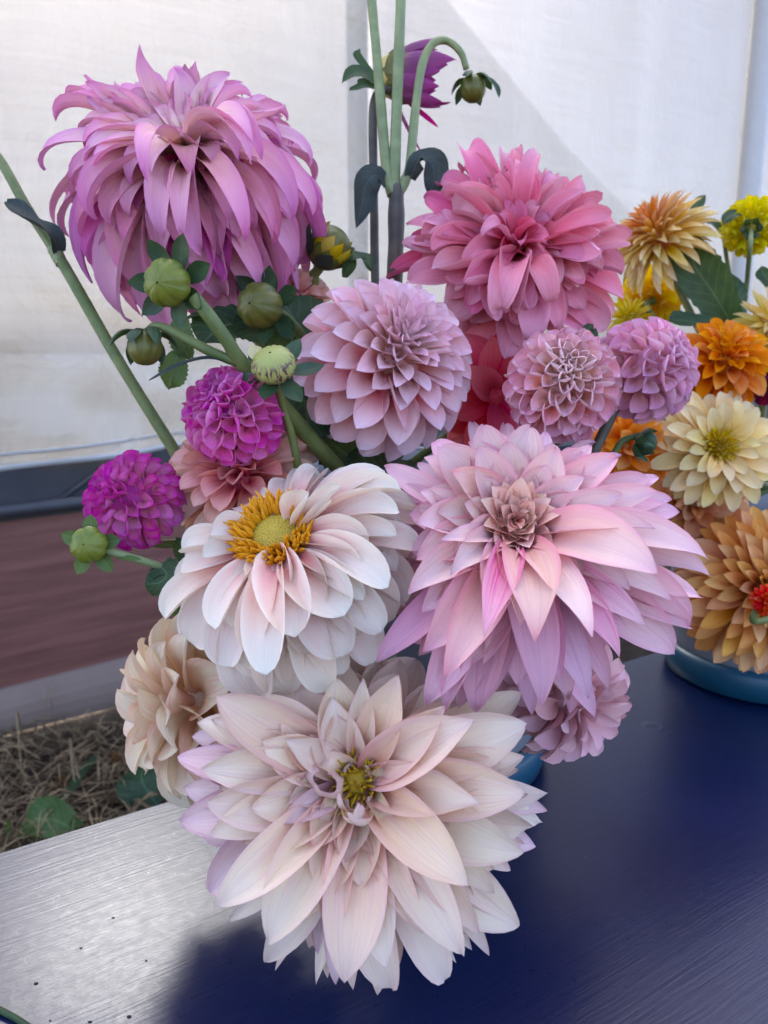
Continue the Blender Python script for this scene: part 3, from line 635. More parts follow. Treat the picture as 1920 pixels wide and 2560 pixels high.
f.ring(14, .069, .029, 46, 8, .45, cup=.7, age=.5, curl=-30, beak=1.1, prof='acute', lip=.2, fold=.25, wave=.1, nv=16, z0=-.004)
m10c = petal_mat('lilac_heart_petals', ((.84, .24, .28), (.88, .42, .43), (.89, .56, .55)), None, edge=(.86, .62, .72), edge_f=.5, trans=.04, base_at=.05)
f.ball(30, .025, .2, 2, 80, .0105, -4, -30, .9, 'acute', small=.5, grow=60, mat=m10c, off=f.a * .012 + f.Y * .004); f.ring(9, .036, .016, 66, 44, .6, cup=.9, mat=m10c, z0=.006, curl=-14, prof='acute')
f.ring(4, .017, .008, 80, 104, .3, mat=m10c, cup=1.1, age=1., z0=.006, r0=.003); f.ring(6, .022, .010, 78, 96, .8, mat=m10c, cup=1., age=1., z0=.005, r0=.006); f.core(.008, m10c, 1., .006)
f.ring(5, .026, .011, 86, 80, .3, mat=m10c, cup=.9, age=1., z0=.004); f.ring(7, .034, .014, 80, 70, .9, mat=m10c, cup=.8, age=1., z0=.002); f.ring(9, .040, .017, 72, 52, .1, mat=m10c, cup=.75, age=.9, curl=-10); f.ring(10, .047, .021, 60, 34, .5, cup=.75, age=.8, curl=-16)
f.core(.012, m10, .8, -.004); f.calyx(.014); f.stem(mouth(), .0045)

# --- 3: white dahlia with a yellow disc
CW = (400, 1100, .42194)
m9 = petal_mat('white_petals', ((.72, .36, .44), (.77, .62, .68), (.78, .76, .80)), ((.72, .38, .44), (.78, .62, .66), (.79, .76, .79)), edge=(.82, .82, .86), edge_f=.95, base_at=.26, vein=(.70, .54, .66), vein_f=.22)
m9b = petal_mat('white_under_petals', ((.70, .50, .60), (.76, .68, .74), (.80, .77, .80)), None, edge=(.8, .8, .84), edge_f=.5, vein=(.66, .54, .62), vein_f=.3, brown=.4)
f = Flower('white_dahlia', 'white dahlia with a yellow disc and golden anthers in the middle', cpx(CW, 700, 590), .485, (-.20, .62, .76), m9, GN)
L9 = {0: (78, 40, dict(cup=1.5, prof='blunt')), 1: (46, -28, dict(cup=.9, prof='round')), 2: (32, -48, dict(cup=.8, prof='round')), 3: (12, -60, dict(cup=.7, prof='round')), 4: (-5, -66, dict(cup=.5))}
T9 = [(770, 885, 0, 250, dict(cup=1.6, prof='round', A0=40, A1=-15)), (800, 1168, 1, 275, dict(prof='round')), (1092, 1040, 1, 300, dict(prof='round')), (1182, 810, 1, 220), (1236, 632, 1, 200), (1020, 358, 0, 140, dict(A0=55, A1=20)), (880, 305, 0, 170, dict(prof='round')), (1072, 272, 0, 120, dict(A0=60, A1=30)),
 (1332, 182, 1, 190), (1430, 300, 1, 180), (1420, 430, 1, 190), (1526, 430, 2, 170), (1575, 490, 3, 150), (1548, 640, 2, 200), (1602, 730, 3, 190), (1402, 770, 2, 170), (1352, 872, 1, 220), (1456, 960, 3, 250), (1312, 1132, 2, 220), (1262, 1320, 3, 260), (1085, 1282, 2, 290, dict(prof='round')),
 (985, 1495, 3, 230), (1090, 1385, 3, 200), (630, 1392, 1, 225, dict(prof='round')), (590, 1522, 3, 310, dict(m=m9b)), (392, 1342, 2, 250, dict(prof='round')), (330, 1122, 1, 180), (545, 835, 0, 140, dict(A0=50, A1=0)), (450, 850, 0, 120, dict(A0=45, A1=-10)), (122, 770, 1, 190), (28, 1052, 2, 190), (115, 1150, 3, 150, dict(m=m9b)), (160, 1250, 4, 150, dict(m=m9b)), (350, 1270, 3, 170, dict(m=m9b)),
 (300, 560, 1, 190, dict(A0=60, A1=20)), (252, 690, 1, 130, dict(A0=55, A1=10)), (160, 710, 2, 100), (342, 470, 1, 130, dict(A0=60, A1=20)), (492, 440, 1, 90, dict(A0=70, A1=50)), (925, 165, 2, 90), (800, 250, 2, 170), (960, 215, 2, 150), (1190, 240, 2, 170), (700, 1300, 3, 200), (860, 1240, 3, 220), (240, 900, 2, 170), (500, 1180, 3, 200), (700, 420, 1, 110, dict(A0=75, A1=60)), (1250, 900, 3, 200)]
f.heroes(T9, CW, L9, wscale=1.16, dz=.0045, nv=16, r0=.015, lip=.40, fold=.06, between=1, wave=.07)
f.ring(16, .072, .032, 12, -62, z0=-.010, cup=.6, r0=.014, prof='blunt', mat=m9b)
n = N('yellow_green_disc'); tc = n.n('ShaderNodeTexCoord'); v_ = n.n('ShaderNodeTexVoronoi'); v_.inputs['Scale'].default_value = 900; n.l(tc.outputs['Object'], v_.inputs['Vector'])
M['disc'] = n.done(n.bsdf(n.mix(v_.outputs['Distance'], (.60, .44, .06), (.34, .24, .02)), .5, .3, n.bump(v_.outputs['Distance'], .4, .0008)))
dR = .0155
link('disc', lathe_mesh('disc', [(max(1e-4, dR * math.sin(t)), .004 + .0085 * math.cos(t)) for t in np.linspace(.01, 1.9, 14)], 40, None, (f.X, f.Y, f.a)), f.root, M['disc'])
gg = math.pi * (3 - math.sqrt(5)); V = []; Fc = []
for i in range(230):                                            # closed florets of the disc, set in spirals
    t = 1.12 * math.sqrt((i + .5) / 230); ph = i * gg
    dv = f.X * math.sin(t) * math.cos(ph) + f.Y * math.sin(t) * math.sin(ph)
    b = dv * dR + f.a * (.004 + .0085 * math.cos(t)); nn_ = unit(dv * .6 + f.a * math.cos(t)); s1 = unit(np.cross(nn_, f.Y)); s2 = np.cross(nn_, s1); k0 = len(V); q = .00066
    for a in range(5): V.append(b + q * (math.cos(a * 1.2566) * s1 + math.sin(a * 1.2566) * s2))
    V.append(b + nn_ * .0012)
    for a in range(5): Fc.append((k0 + a, k0 + (a + 1) % 5, k0 + 5))
o = link('floret_dome', mesh('floret_dome', V, Fc), f.root, M['disc']); o['kind'] = 'stuff'
floret_tuft(f, 290, (.0118), .0235, .0125, .00160, M['anther'], 5, 34, f.a * .0065)
f.calyx(.02); f.stem(mouth(), .0045)

# --- 4: orchid purple shaggy dahlia at upper left
CO = (0, 0, .5787)
m1 = petal_mat('orchid_petals', ((.76, .60, .40), (.76, .48, .65), (.66, .33, .70)), ((.82, .72, .46), (.82, .64, .62), (.72, .40, .70)), edge=(.50, .18, .62), edge_f=.6, vein=(.56, .22, .56), vein_f=.3, streak=(.76, .58, .58), streak_f=.35, trans=.16)
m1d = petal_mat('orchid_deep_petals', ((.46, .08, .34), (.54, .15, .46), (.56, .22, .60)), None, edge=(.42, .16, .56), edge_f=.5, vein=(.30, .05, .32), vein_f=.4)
f = Flower('orchid_dahlia', 'big shaggy orchid purple dahlia with drooping petals at upper left', cpx(CO, 812, 690), .60, (.0, .66, .75), m1, GN)
L1 = {0: (80, 50, dict(cup=.7, curl=-100)), 1: (58, 5, dict(cup=.8, curl=-95, vc=.66)), 2: (44, -30, dict(cup=.9, curl=-80, vc=.68)), 3: (22, -62, dict(cup=.95, curl=-40)), 4: (0, -88, dict(cup=1.0, curl=20))}
T1 = [(795, 303, 2, 130, dict(A0=40, A1=0, curl=-10)), (635, 320, 2, 110, dict(A0=40, A1=0, curl=-20)), (590, 342, 3, 70, dict(A0=20, A1=-5)), (945, 310, 3, 100, dict(A0=20, A1=-5)), (972, 345, 2, 120, dict(A0=40, A1=0, curl=-20)), (1045, 335, 3, 80, dict(A0=20, A1=0)), (1050, 425, 2, 70, dict(A0=35, A1=0)), (465, 370, 3, 90, dict(A0=20, A1=0)), (415, 465, 3, 80, dict(A0=20, A1=0)), (500, 430, 2, 120, dict(A0=40, A1=10)),
 (640, 412, 1, 130, dict(A0=60, A1=25, curl=-30)), (900, 405, 1, 140, dict(A0=60, A1=25, curl=-60)), (800, 458, 1, 150, dict(A0=70, A1=40, curl=-90)), (490, 457, 1, 150, dict(A0=55, A1=20, curl=-60)),
 (242, 525, 2, 150, dict(A0=45, A1=-5, curl=-60)), (195, 735, 2, 150, dict(A1=-20)), (300, 570, 3, 90), (262, 800, 3, 120), (590, 690, 1, 130, dict(curl=-80)), (1045, 732, 1, 130, dict(curl=-80)), (1050, 768, 1, 130), (1240, 522, 2, 110, dict(A0=40, A1=0)), (1200, 580, 2, 140), (1337, 722, 2, 170), (1258, 632, 2, 120),
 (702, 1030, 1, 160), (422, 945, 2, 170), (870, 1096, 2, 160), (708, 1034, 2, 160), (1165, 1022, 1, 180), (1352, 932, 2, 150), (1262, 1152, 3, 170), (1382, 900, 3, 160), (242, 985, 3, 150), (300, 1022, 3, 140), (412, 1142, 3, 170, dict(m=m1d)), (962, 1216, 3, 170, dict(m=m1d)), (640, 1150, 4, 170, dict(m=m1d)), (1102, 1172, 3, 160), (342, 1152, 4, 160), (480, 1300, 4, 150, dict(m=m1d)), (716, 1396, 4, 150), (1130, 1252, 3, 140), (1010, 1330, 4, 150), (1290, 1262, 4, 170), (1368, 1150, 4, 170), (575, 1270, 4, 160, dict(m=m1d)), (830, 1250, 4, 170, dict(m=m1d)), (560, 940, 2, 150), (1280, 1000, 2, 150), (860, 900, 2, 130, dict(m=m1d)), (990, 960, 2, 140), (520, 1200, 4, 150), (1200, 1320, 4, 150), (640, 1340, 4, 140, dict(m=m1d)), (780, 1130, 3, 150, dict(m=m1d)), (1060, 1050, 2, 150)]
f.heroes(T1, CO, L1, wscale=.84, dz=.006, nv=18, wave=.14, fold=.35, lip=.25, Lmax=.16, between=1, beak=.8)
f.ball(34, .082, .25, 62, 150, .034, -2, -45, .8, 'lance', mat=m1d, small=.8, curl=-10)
f.ball(22, .060, .25, 30, 80, .026, 5, -50, .9, 'lance', small=.6, curl=-60, age=.8)
f.ring(20, .085, .026, 52, -20, .2, z0=.0, cup=1.0, nv=18, curl=-80, vc=.66, wave=.12, beak=.8, prof='lance', age=.6); f.ring(24, .110, .029, 34, -70, .1, z0=-.006, cup=1.0, nv=18, curl=-40, wave=.12, beak=.8, prof='lance', age=.2); 
for i in range(26):                                             # the ruffled crown standing up behind
    f.petal(R_(rng.uniform(8, 172)), rng.uniform(.066, .098), rng.uniform(.017, .027), rng.uniform(30, 62), rng.uniform(-5, 35), r0=.008, z0=-.002, cup=1.0, curl=rng.choice((-90, -60, 30, 60, -30)), vc=.7, twist=rng.uniform(-.9, .9), bend=rng.uniform(-.3, .3), wave=.16, lip=.3, fold=.3, prof='lance', nv=18, age=rng.uniform(.2, 1), beak=.6)
f.ring(9, .040, .020, 76, 30, .2, r0=.006, z0=.0, cup=1.1, curl=-110, vc=.55, wave=.15, prof='acute', age=1., nv=16); f.ring(7, .022, .013, 84, 60, .5, r0=.003, z0=.002, cup=1.2, prof='acute', age=1.)
[f.petal(6.283 * (q_ + rng.uniform(-.4, .4)) / 26, .155 * rng.uniform(.82, 1.06), .036 * rng.uniform(.7, 1.1), 20 + rng.uniform(-14, 14), -118 + rng.uniform(-22, 22), z0=-.012, cup=1.0, mat=rng.choice((m1, m1, m1d)), prof='lance', nv=18, curl=rng.uniform(-50, 30), twist=rng.uniform(-.6, .6), bend=rng.uniform(-.3, .3), fold=.4, lip=.3, wave=.12) for q_ in range(26)]; f.ring(22, .140, .040, 4, -120, phase=.2, z0=-.02, cup=.9, mat=m1, prof='lance', nv=16); f.core(.03, m1d, .9, -.02); f.stem(mouth(), .005, back=.09)

# --- 5: ruffled pink dahlia at upper right
CP = (800, 0, .6751)
m2 = petal_mat('rose_petals', ((.58, .13, .25), (.68, .26, .43), (.68, .37, .60)), ((.62, .20, .28), (.69, .27, .43), (.68, .38, .60)), edge=(.72, .50, .72), edge_f=.5, vein=(.60, .18, .34), vein_f=.35, rough=.42)
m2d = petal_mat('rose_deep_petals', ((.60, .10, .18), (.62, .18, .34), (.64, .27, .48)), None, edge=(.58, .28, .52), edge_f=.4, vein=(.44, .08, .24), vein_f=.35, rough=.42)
f = Flower('rose_dahlia', 'rose pink ruffled dahlia with rolled petals beside the tall dark stem', cpx(CP, 725, 945), .63, (-.12, .30, .95), m2, GN)
L2 = {0: (84, 58, dict(cup=1.2, curl=-120, wave=.3)), 1: (64, 18, dict(cup=.8, curl=-130, vc=.6, wave=.28)), 2: (44, 0, dict(cup=.7, curl=-85, vc=.65, wave=.28)), 3: (22, -16, dict(cup=.6, curl=-50, wave=.3)), 4: (4, -34, dict(cup=.5, curl=-20, wave=.2))}
T2 = [(690, 537, 3, 150, dict(prof='blunt')), (545, 570, 2, 180, dict(prof='blunt')), (732, 550, 3, 90), (865, 650, 3, 110, dict(prof='blunt')), (825, 665, 3, 100), (640, 705, 1, 120), (716, 640, 2, 110), (385, 735, 3, 140, dict(m=m2d)), (440, 690, 3, 130, dict(m=m2d)), (318, 828, 3, 150, dict(m=m2d)), (303, 900, 3, 120), (385, 895, 2, 190, dict(prof='blunt')), (515, 810, 1, 160, dict(prof='blunt')), (690, 815, 0, 110), (870, 765, 2, 110), (885, 800, 2, 110, dict(m=m2d)), (942, 872, 2, 110, dict(m=m2d)), (978, 800, 3, 130),
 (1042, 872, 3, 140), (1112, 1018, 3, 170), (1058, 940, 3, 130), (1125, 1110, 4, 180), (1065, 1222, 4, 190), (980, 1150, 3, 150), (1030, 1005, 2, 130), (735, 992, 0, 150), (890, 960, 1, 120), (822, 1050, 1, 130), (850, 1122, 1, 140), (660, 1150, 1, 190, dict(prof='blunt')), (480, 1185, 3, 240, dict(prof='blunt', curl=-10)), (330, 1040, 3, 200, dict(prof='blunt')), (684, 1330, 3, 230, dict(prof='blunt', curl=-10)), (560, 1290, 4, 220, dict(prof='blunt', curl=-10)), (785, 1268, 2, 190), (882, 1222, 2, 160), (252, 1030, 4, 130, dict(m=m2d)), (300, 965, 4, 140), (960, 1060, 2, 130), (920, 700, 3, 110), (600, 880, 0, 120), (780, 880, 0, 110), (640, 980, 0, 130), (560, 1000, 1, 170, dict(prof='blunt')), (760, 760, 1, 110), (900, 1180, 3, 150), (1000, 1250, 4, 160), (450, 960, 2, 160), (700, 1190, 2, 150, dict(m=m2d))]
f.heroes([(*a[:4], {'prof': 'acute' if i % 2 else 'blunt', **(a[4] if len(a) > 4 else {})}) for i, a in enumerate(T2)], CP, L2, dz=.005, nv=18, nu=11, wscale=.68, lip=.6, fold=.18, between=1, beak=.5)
for q_ in range(46): f.petal(rng.uniform(0, 6.283), rng.uniform(.045, .088), rng.uniform(.016, .028), rng.uniform(30, 70), rng.uniform(-10, 25), r0=.008, z0=rng.uniform(-.01, .002), cup=rng.uniform(.6, 1.4), curl=rng.choice((-120, -70, 60, -40)), vc=.6, twist=rng.uniform(-1, 1), bend=rng.uniform(-.3, .3), wave=.3, lip=.5, wf=9., prof='blunt', nu=9, nv=16, age=rng.random())
f.ball(30, .072, .25, 60, 135, .030, 2, -40, .7, 'blunt', mat=m2d, small=.8, wave=.25)
f.ball(22, .052, .25, 8, 60, .026, 5, -30, 1.1, 'blunt', small=.6, curl=-90, wave=.3, mat=m2d)
f.core(.022, m2d, .9, -.012); f.stem(mouth(), .0045, back=.07)

# --- 6: pale pink formal dahlia in the middle
m3 = petal_mat('pale_pink_petals', ((.84, .24, .36), (.87, .47, .61), (.84, .63, .84)), ((.72, .58, .42), (.84, .68, .76), (.70, .44, .74)), edge=(.80, .62, .90), edge_f=.55, base_at=.22, vein=(.74, .50, .66), vein_f=.2, trans=.12)
f = Flower('pale_pink_dahlia', 'pale pink formal dahlia with neat pointed petals in the middle of the bouquet', (965, 915), .575, (.40, .38, .84), m3, GN)
f.ball(150, .072, .34, 3, 142, .0300, 10, -26, 1.15, 'point', small=.20, grow=80, nu=9, nv=12)
f.core(.030, m3); f.stem(mouth(), .0045, back=.06)

# --- 7, 8: lavender pompons
m4 = petal_mat('lavender_pompon_petals', ((.78, .38, .46), (.79, .44, .64), (.73, .42, .77)), ((.72, .54, .34), (.84, .58, .58), (.79, .50, .70)), edge=(.84, .72, .86), edge_f=.85, trans=.10, vein=(.58, .34, .60), vein_f=.25, base_at=.3)
m5 = petal_mat('violet_pompon_petals', ((.66, .40, .50), (.68, .40, .68), (.66, .38, .72)), None, edge=(.82, .62, .84), edge_f=.8, vein=(.52, .26, .58), vein_f=.3, base_at=.3)
f = Flower('pompon_dahlia', 'pale lavender pompon with a round honeycomb face turned to the viewer', (1405, 965), .545, (-.02, .28, .95), m4, GN)
f.ball(125, .0415, .60, 3, 140, .0255, 12, -16, 1.95, 'cup', small=.35, grow=60, nu=9, nv=10); f.core(.024, m4); f.stem(mouth(), .0035, back=.05)
f = Flower('pompon_dahlia', 'violet pink pompon leaning right above the cream star-shaped dahlia', (1612, 925), .575, (.55, .35, .72), m5, GN)
f.ball(105, .0405, .54, 3, 145, .0215, 14, -24, 1.65, 'point', small=.4, grow=60, nu=9, nv=10); f.core(.022, m5)
f.stem(mouth(), .0035, back=.05)
# --- 9, 10: magenta pompons at left
m6 = petal_mat('magenta_pompon_petals', ((.64, .22, .48), (.70, .19, .60), (.58, .11, .58)), ((.40, .05, .36), (.46, .07, .46), (.40, .05, .44)), edge=(.74, .42, .74), edge_f=.75, vein=(.42, .06, .42), vein_f=.3, base_at=.25)
m7 = petal_mat('magenta_tipped_petals', ((.66, .36, .54), (.66, .26, .58), (.54, .11, .52)), ((.50, .10, .46), (.56, .13, .54), (.50, .08, .50)), edge=(.42, .06, .42), edge_f=.7, vein=(.44, .14, .44), vein_f=.3)
f = Flower('pompon_dahlia', 'magenta pompon with a dark button, touching the striped green bud', (588, 1042), .535, (-.42, .46, .78), m6, GN)
f.ball(120, .0362, .58, 3, 140, .0225, 12, -20, 1.8, 'cup', small=.38, grow=60, nu=9, nv=10); f.core(.02, m6); f.stem(mouth(), .003, back=.04)
f = Flower('pompon_dahlia', 'magenta pompon lowest at left, dangling over the brown board', (338, 1252), .545, (-.55, .42, .70), m7, GN)
f.ball(135, .0362, .56, 3, 150, .0165, 14, -22, 1.6, 'point', small=.45, grow=60, nu=9, nv=10); f.core(.02, m7)
f.stem(mouth(), .003, back=.03)
# --- 11: coral pink dahlia behind
m8 = petal_mat('coral_pink_petals', ((.72, .20, .28), (.82, .52, .50), (.86, .66, .62)), ((.54, .04, .17), (.64, .10, .26), (.74, .24, .36)), edge=(.74, .50, .48), edge_f=.5, vein=(.60, .24, .28), vein_f=.3)
f = Flower('coral_dahlia', 'salmon pink dahlia with a raspberry centre, half hidden under the magenta pompon', (612, 1210), .58, (-.06, .60, .80), m8, GN)
f.ball(92, .064, .25, 4, 125, .027, 6, -34, 1.05, 'round', small=.32, grow=75, nv=10, curl=-8); f.core(.018, m8); f.stem(mouth(), .004, back=.05)
# --- 12: peach dahlia at the left side, seen from the side
m12 = petal_mat('peach_petals', ((.94, .56, .38), (.94, .70, .60), (.94, .81, .76)), None, edge=(.72, .44, .42), edge_f=.4, vein=(.76, .54, .52), vein_f=.35, streak=(.82, .46, .46), streak_f=.5, trans=.30)
f = Flower('peach_dahlia', 'cream and peach dahlia facing left, tucked behind the cream one', (520, 1752), .565, (-.66, -.10, .45), m12, GN)
f.ball(70, .078, .25, 8, 135, .040, 4, -48, .7, 'acute', small=.7, curl=-20, nv=13, wave=.08); f.core(.02, m12)
f.stem(mouth(), .004, back=.04)
# --- 13: pale lilac dahlia below the lilac one at right
m13 = petal_mat('faded_lilac_petals', ((.60, .36, .42), (.66, .46, .58), (.68, .50, .66)), None, edge=(.72, .58, .74), edge_f=.5, vein=(.58, .36, .52), vein_f=.3, brown=.7)
f = Flower('faded_lilac_dahlia', 'faded lilac dahlia with small rounded petals under the large lilac one', (1405, 1735), .585, (.45, -.30, .60), m13, GN)
f.ball(80, .055, .30, 8, 130, .020, 4, -36, .9, 'round', small=.7, nv=10, wave=.15); f.core(.016, m13); f.stem(mouth(), .0035, back=.04)
# --- 14: bright pink one behind the middle
m14 = petal_mat('hot_pink_petals', ((.62, .08, .16), (.68, .14, .26), (.72, .26, .36)), None, vein=(.55, .06, .18), vein_f=.4, trans=.55)
f = Flower('hot_pink_dahlia', 'hot pink dahlia glowing behind the pale lavender pompon', (1235, 985), .66, (.1, -.25, .7), m14, GN)
f.ball(34, .062, .15, 30, 130, .036, 2, -40, .7, 'lance', small=.8, nv=10); f.core(.014, m14); f.stem(mouth(), .004, back=.04)
m15 = petal_mat('shell_pink_petals', ((.66, .34, .36), (.72, .46, .48), (.76, .56, .58)), None, vein=(.62, .36, .42), vein_f=.3)
f = Flower('shell_pink_dahlia', 'small shell pink dahlia peeping out beneath the orchid dahlia', (748, 752), .68, (.2, .4, .8), m15, GN)
f.ball(40, .030, .3, 5, 130, .017, 5, -40, .9, 'round', small=.6, nv=9, wave=.2); f.core(.01, m15); f.stem(mouth(), .0035, back=.03)

# --- right bucket
m17 = petal_mat('apricot_petals', ((.74, .56, .10), (.80, .64, .30), (.84, .74, .52)), ((.52, .09, .04), (.60, .14, .06), (.68, .26, .12)), edge=(.80, .64, .46), edge_f=.4, vein=(.70, .42, .20), vein_f=.3)
f = Flower('apricot_dahlia', 'apricot dahlia with a rusty spiky centre, tallest in the right bucket', (1655, 605), .88, (-.55, .62, .30), m17, GR)
f.ball(190, .066, .28, 4, 122, .0125, 2, -28, 1.0, 'lance', small=.35, grow=85, nv=9, curl=-10); f.core(.018, m17); f.stem(mouth_r(), .004, M['stem_pale'], .05)
m18 = petal_mat('lemon_petals', ((.50, .52, .02), (.60, .62, .05), (.66, .68, .10)), None, trans=.45)
f = Flower('lemon_pompon', 'lemon yellow pompon seen from behind on a thin stem at the right edge', (1878, 566), .90, (.35, .35, -.75), m18, GR)
f.ball(110, .036, .48, 4, 168, .0115, 8, -30, 1.3, 'cup', small=.5, nv=8); f.core(.018, m18)
for i in range(6): f.petal(i * 1.05, .014, .010, -80, -20, r0=.004, z0=-.026, cup=.3, prof='lance', mat=M['sepal'], name='sepal', nu=5, nv=7)
f.stem(P(1850, 860, .92), .0028, M['stem_pale'], .04, [P(1866, 720, .93)])
m19 = petal_mat('orange_petals', ((.56, .10, .02), (.70, .26, .05), (.76, .36, .11)), None, edge=(.80, .46, .20), edge_f=.5, vein=(.62, .18, .03), vein_f=.3)
f = Flower('orange_dahlia', 'orange dahlia with cupped petals just right of the violet pink pompon', (1800, 915), .80, (.02, .52, .72), m19, GR)
f.ball(100, .054, .34, 4, 125, .0205, 6, -26, 1.25, 'point', small=.35, grow=70, nv=9); f.core(.02, m19); f.stem(mouth_r(), .004, back=.04)
m20 = petal_mat('cream_yellow_petals', ((.58, .44, .06), (.74, .60, .28), (.77, .68, .46)), ((.44, .36, .02), (.54, .44, .03), (.62, .52, .08)), edge=(.80, .76, .66), edge_f=.4, vein=(.70, .56, .30), vein_f=.25)
f = Flower('star_dahlia', 'cream star-shaped dahlia with a mustard yellow centre at the right edge', (1792, 1120), .76, (-.05, .18, .98), m20, GR)
for nn_, L_, W_, a0, a1, ph, zz_ in ((17, .056, .016, 6, -24, .4, -.009), (17, .060, .0185, 18, -14, .1, -.006), (15, .052, .018, 34, 0, .3, -.003), (13, .040, .0155, 50, 14, .0, 0)):
    f.ring(nn_, L_, W_, a0, a1, ph, .08, z0=zz_, cup=.75, prof='blunt', curl=-10, nv=10, age=0.)
f.ball(110, .026, .42, 4, 78, .0075, 8, -18, 1.5, 'cup', small=.4, nv=8, age=1., zs=.8); f.core(.013, m20); f.stem(mouth_r(), .004, back=.04)
m21 = petal_mat('tan_orange_petals', ((.58, .22, .08), (.72, .42, .22), (.76, .50, .30)), None, edge=(.74, .46, .24), edge_f=.5, vein=(.58, .24, .08), vein_f=.3)
f = Flower('tan_orange_dahlia', 'large tan orange dahlia hanging over the rim of the grey bucket', (1895, 1475), .78, (.0, .22, .95), m21, GR)
f.ball(170, .088, .25, 6, 122, .0235, 4, -24, .95, 'point', small=.4, grow=80, nv=10); f.core(.022, m21); f.stem(mouth_r(), .004, back=.04)
m22 = petal_mat('tangerine_petals', ((.70, .26, .05), (.78, .36, .12), (.80, .46, .22)), None, vein=(.70, .26, .06), vein_f=.3, trans=.5)
f = Flower('tangerine_dahlia', 'bright tangerine dahlia low behind the small dark green bud', (1560, 1125), .80, (-.1, .15, .9), m22, GR)
f.ball(52, .052, .25, 6, 115, .028, 4, -30, .9, 'round', small=.6, nv=9, wave=.15); f.core(.018, m22); f.stem(mouth_r(), .004, back=.04)
m28 = petal_mat('dusky_peach_petals', ((.56, .24, .12), (.66, .40, .26), (.72, .50, .36)), None, vein=(.58, .30, .18), vein_f=.3)
f = Flower('dusky_peach_dahlia', 'dusky peach dahlia squeezed under the cream star-shaped one', (1735, 1265), .845, (-.3, .1, .9), m28, GR)
f.ball(70, .060, .25, 5, 115, .026, 4, -30, .9, 'round', small=.5, nv=9); f.core(.018, m28); f.stem(mouth_r(), .004, back=.04)
m23 = petal_mat('scarlet_petals', ((.52, .03, .03), (.62, .07, .06), (.68, .14, .12)), None)
f = Flower('scarlet_pompon', 'small scarlet pompon at the right edge over the tan orange dahlia', (1920, 1500), .69, (.1, .2, .95), m23, GR)
f.ball(90, .0155, .4, 4, 130, .0055, 8, -22, 1.2, 'point', small=.5, nv=8); f.core(.007, m23); f.stem(P(2120, 1480, .76), .003, back=.012)
m24 = petal_mat('golden_petals', ((.62, .40, .02), (.70, .52, .05), (.74, .60, .12)), None, trans=.5)
f = Flower('golden_dahlia', 'golden yellow dahlia facing away beneath the apricot one', (1625, 745), 1.0, (.1, .35, -.7), m24, GR)
f.ball(60, .045, .3, 5, 160, .017, 4, -40, .9, 'round', small=.6, nv=8); f.core(.016, m24); f.stem(mouth_r(), .004, back=.05)
f = Flower('amber_dahlia', 'small amber dahlia behind the dark leaves of the right bucket', (1728, 700), 1.02, (-.6, .2, .3), petal_mat('amber_petals', ((.66, .28, .02), (.72, .34, .03), (.76, .44, .06)), None, trans=.5), GR)
f.ball(36, .026, .3, 5, 130, .013, 4, -40, .9, 'round', small=.6, nv=8); f.core(.01, f.mat); f.stem(mouth_r(), .003, back=.03)
m25 = petal_mat('lime_petals', ((.50, .48, .06), (.62, .60, .12), (.68, .66, .22)), None, trans=.5)
f = Flower('lime_dahlia', 'lime yellow spidery dahlia low between the rose one and the violet pompon', (1572, 800), .95, (0, .7, .5), m25, GR)
f.ball(60, .034, .25, 5, 110, .006, 0, -20, 1., 'lance', small=.6, nv=8); f.core(.009, m25); f.stem(mouth_r(), .003, back=.03)
m26 = petal_mat('straw_petals', ((.62, .54, .16), (.72, .64, .28), (.76, .70, .42)), None, trans=.45)
f = Flower('straw_dahlia', 'straw yellow dahlia with thin quills, cut by the right edge', (1925, 815), .86, (-.2, .25, .8), m26, GR)
f.ball(64, .046, .25, 5, 120, .009, 0, -34, 1., 'lance', small=.7, nv=9); f.core(.012, m26); f.stem(mouth_r(), .003, back=.03)
m27 = petal_mat('burgundy_petals', ((.10, .008, .03), (.14, .012, .05), (.17, .02, .07)), None)
f = Flower('burgundy_dahlia', 'burgundy dahlia half out of the frame behind the orange one', (1930, 955), .86, (-.2, .2, .9), m27, GR)
f.ball(44, .030, .3, 5, 120, .014, 4, -30, .9, 'round', small=.6, nv=8); f.core(.012, m27); f.stem(mouth_r(), .003, back=.03)

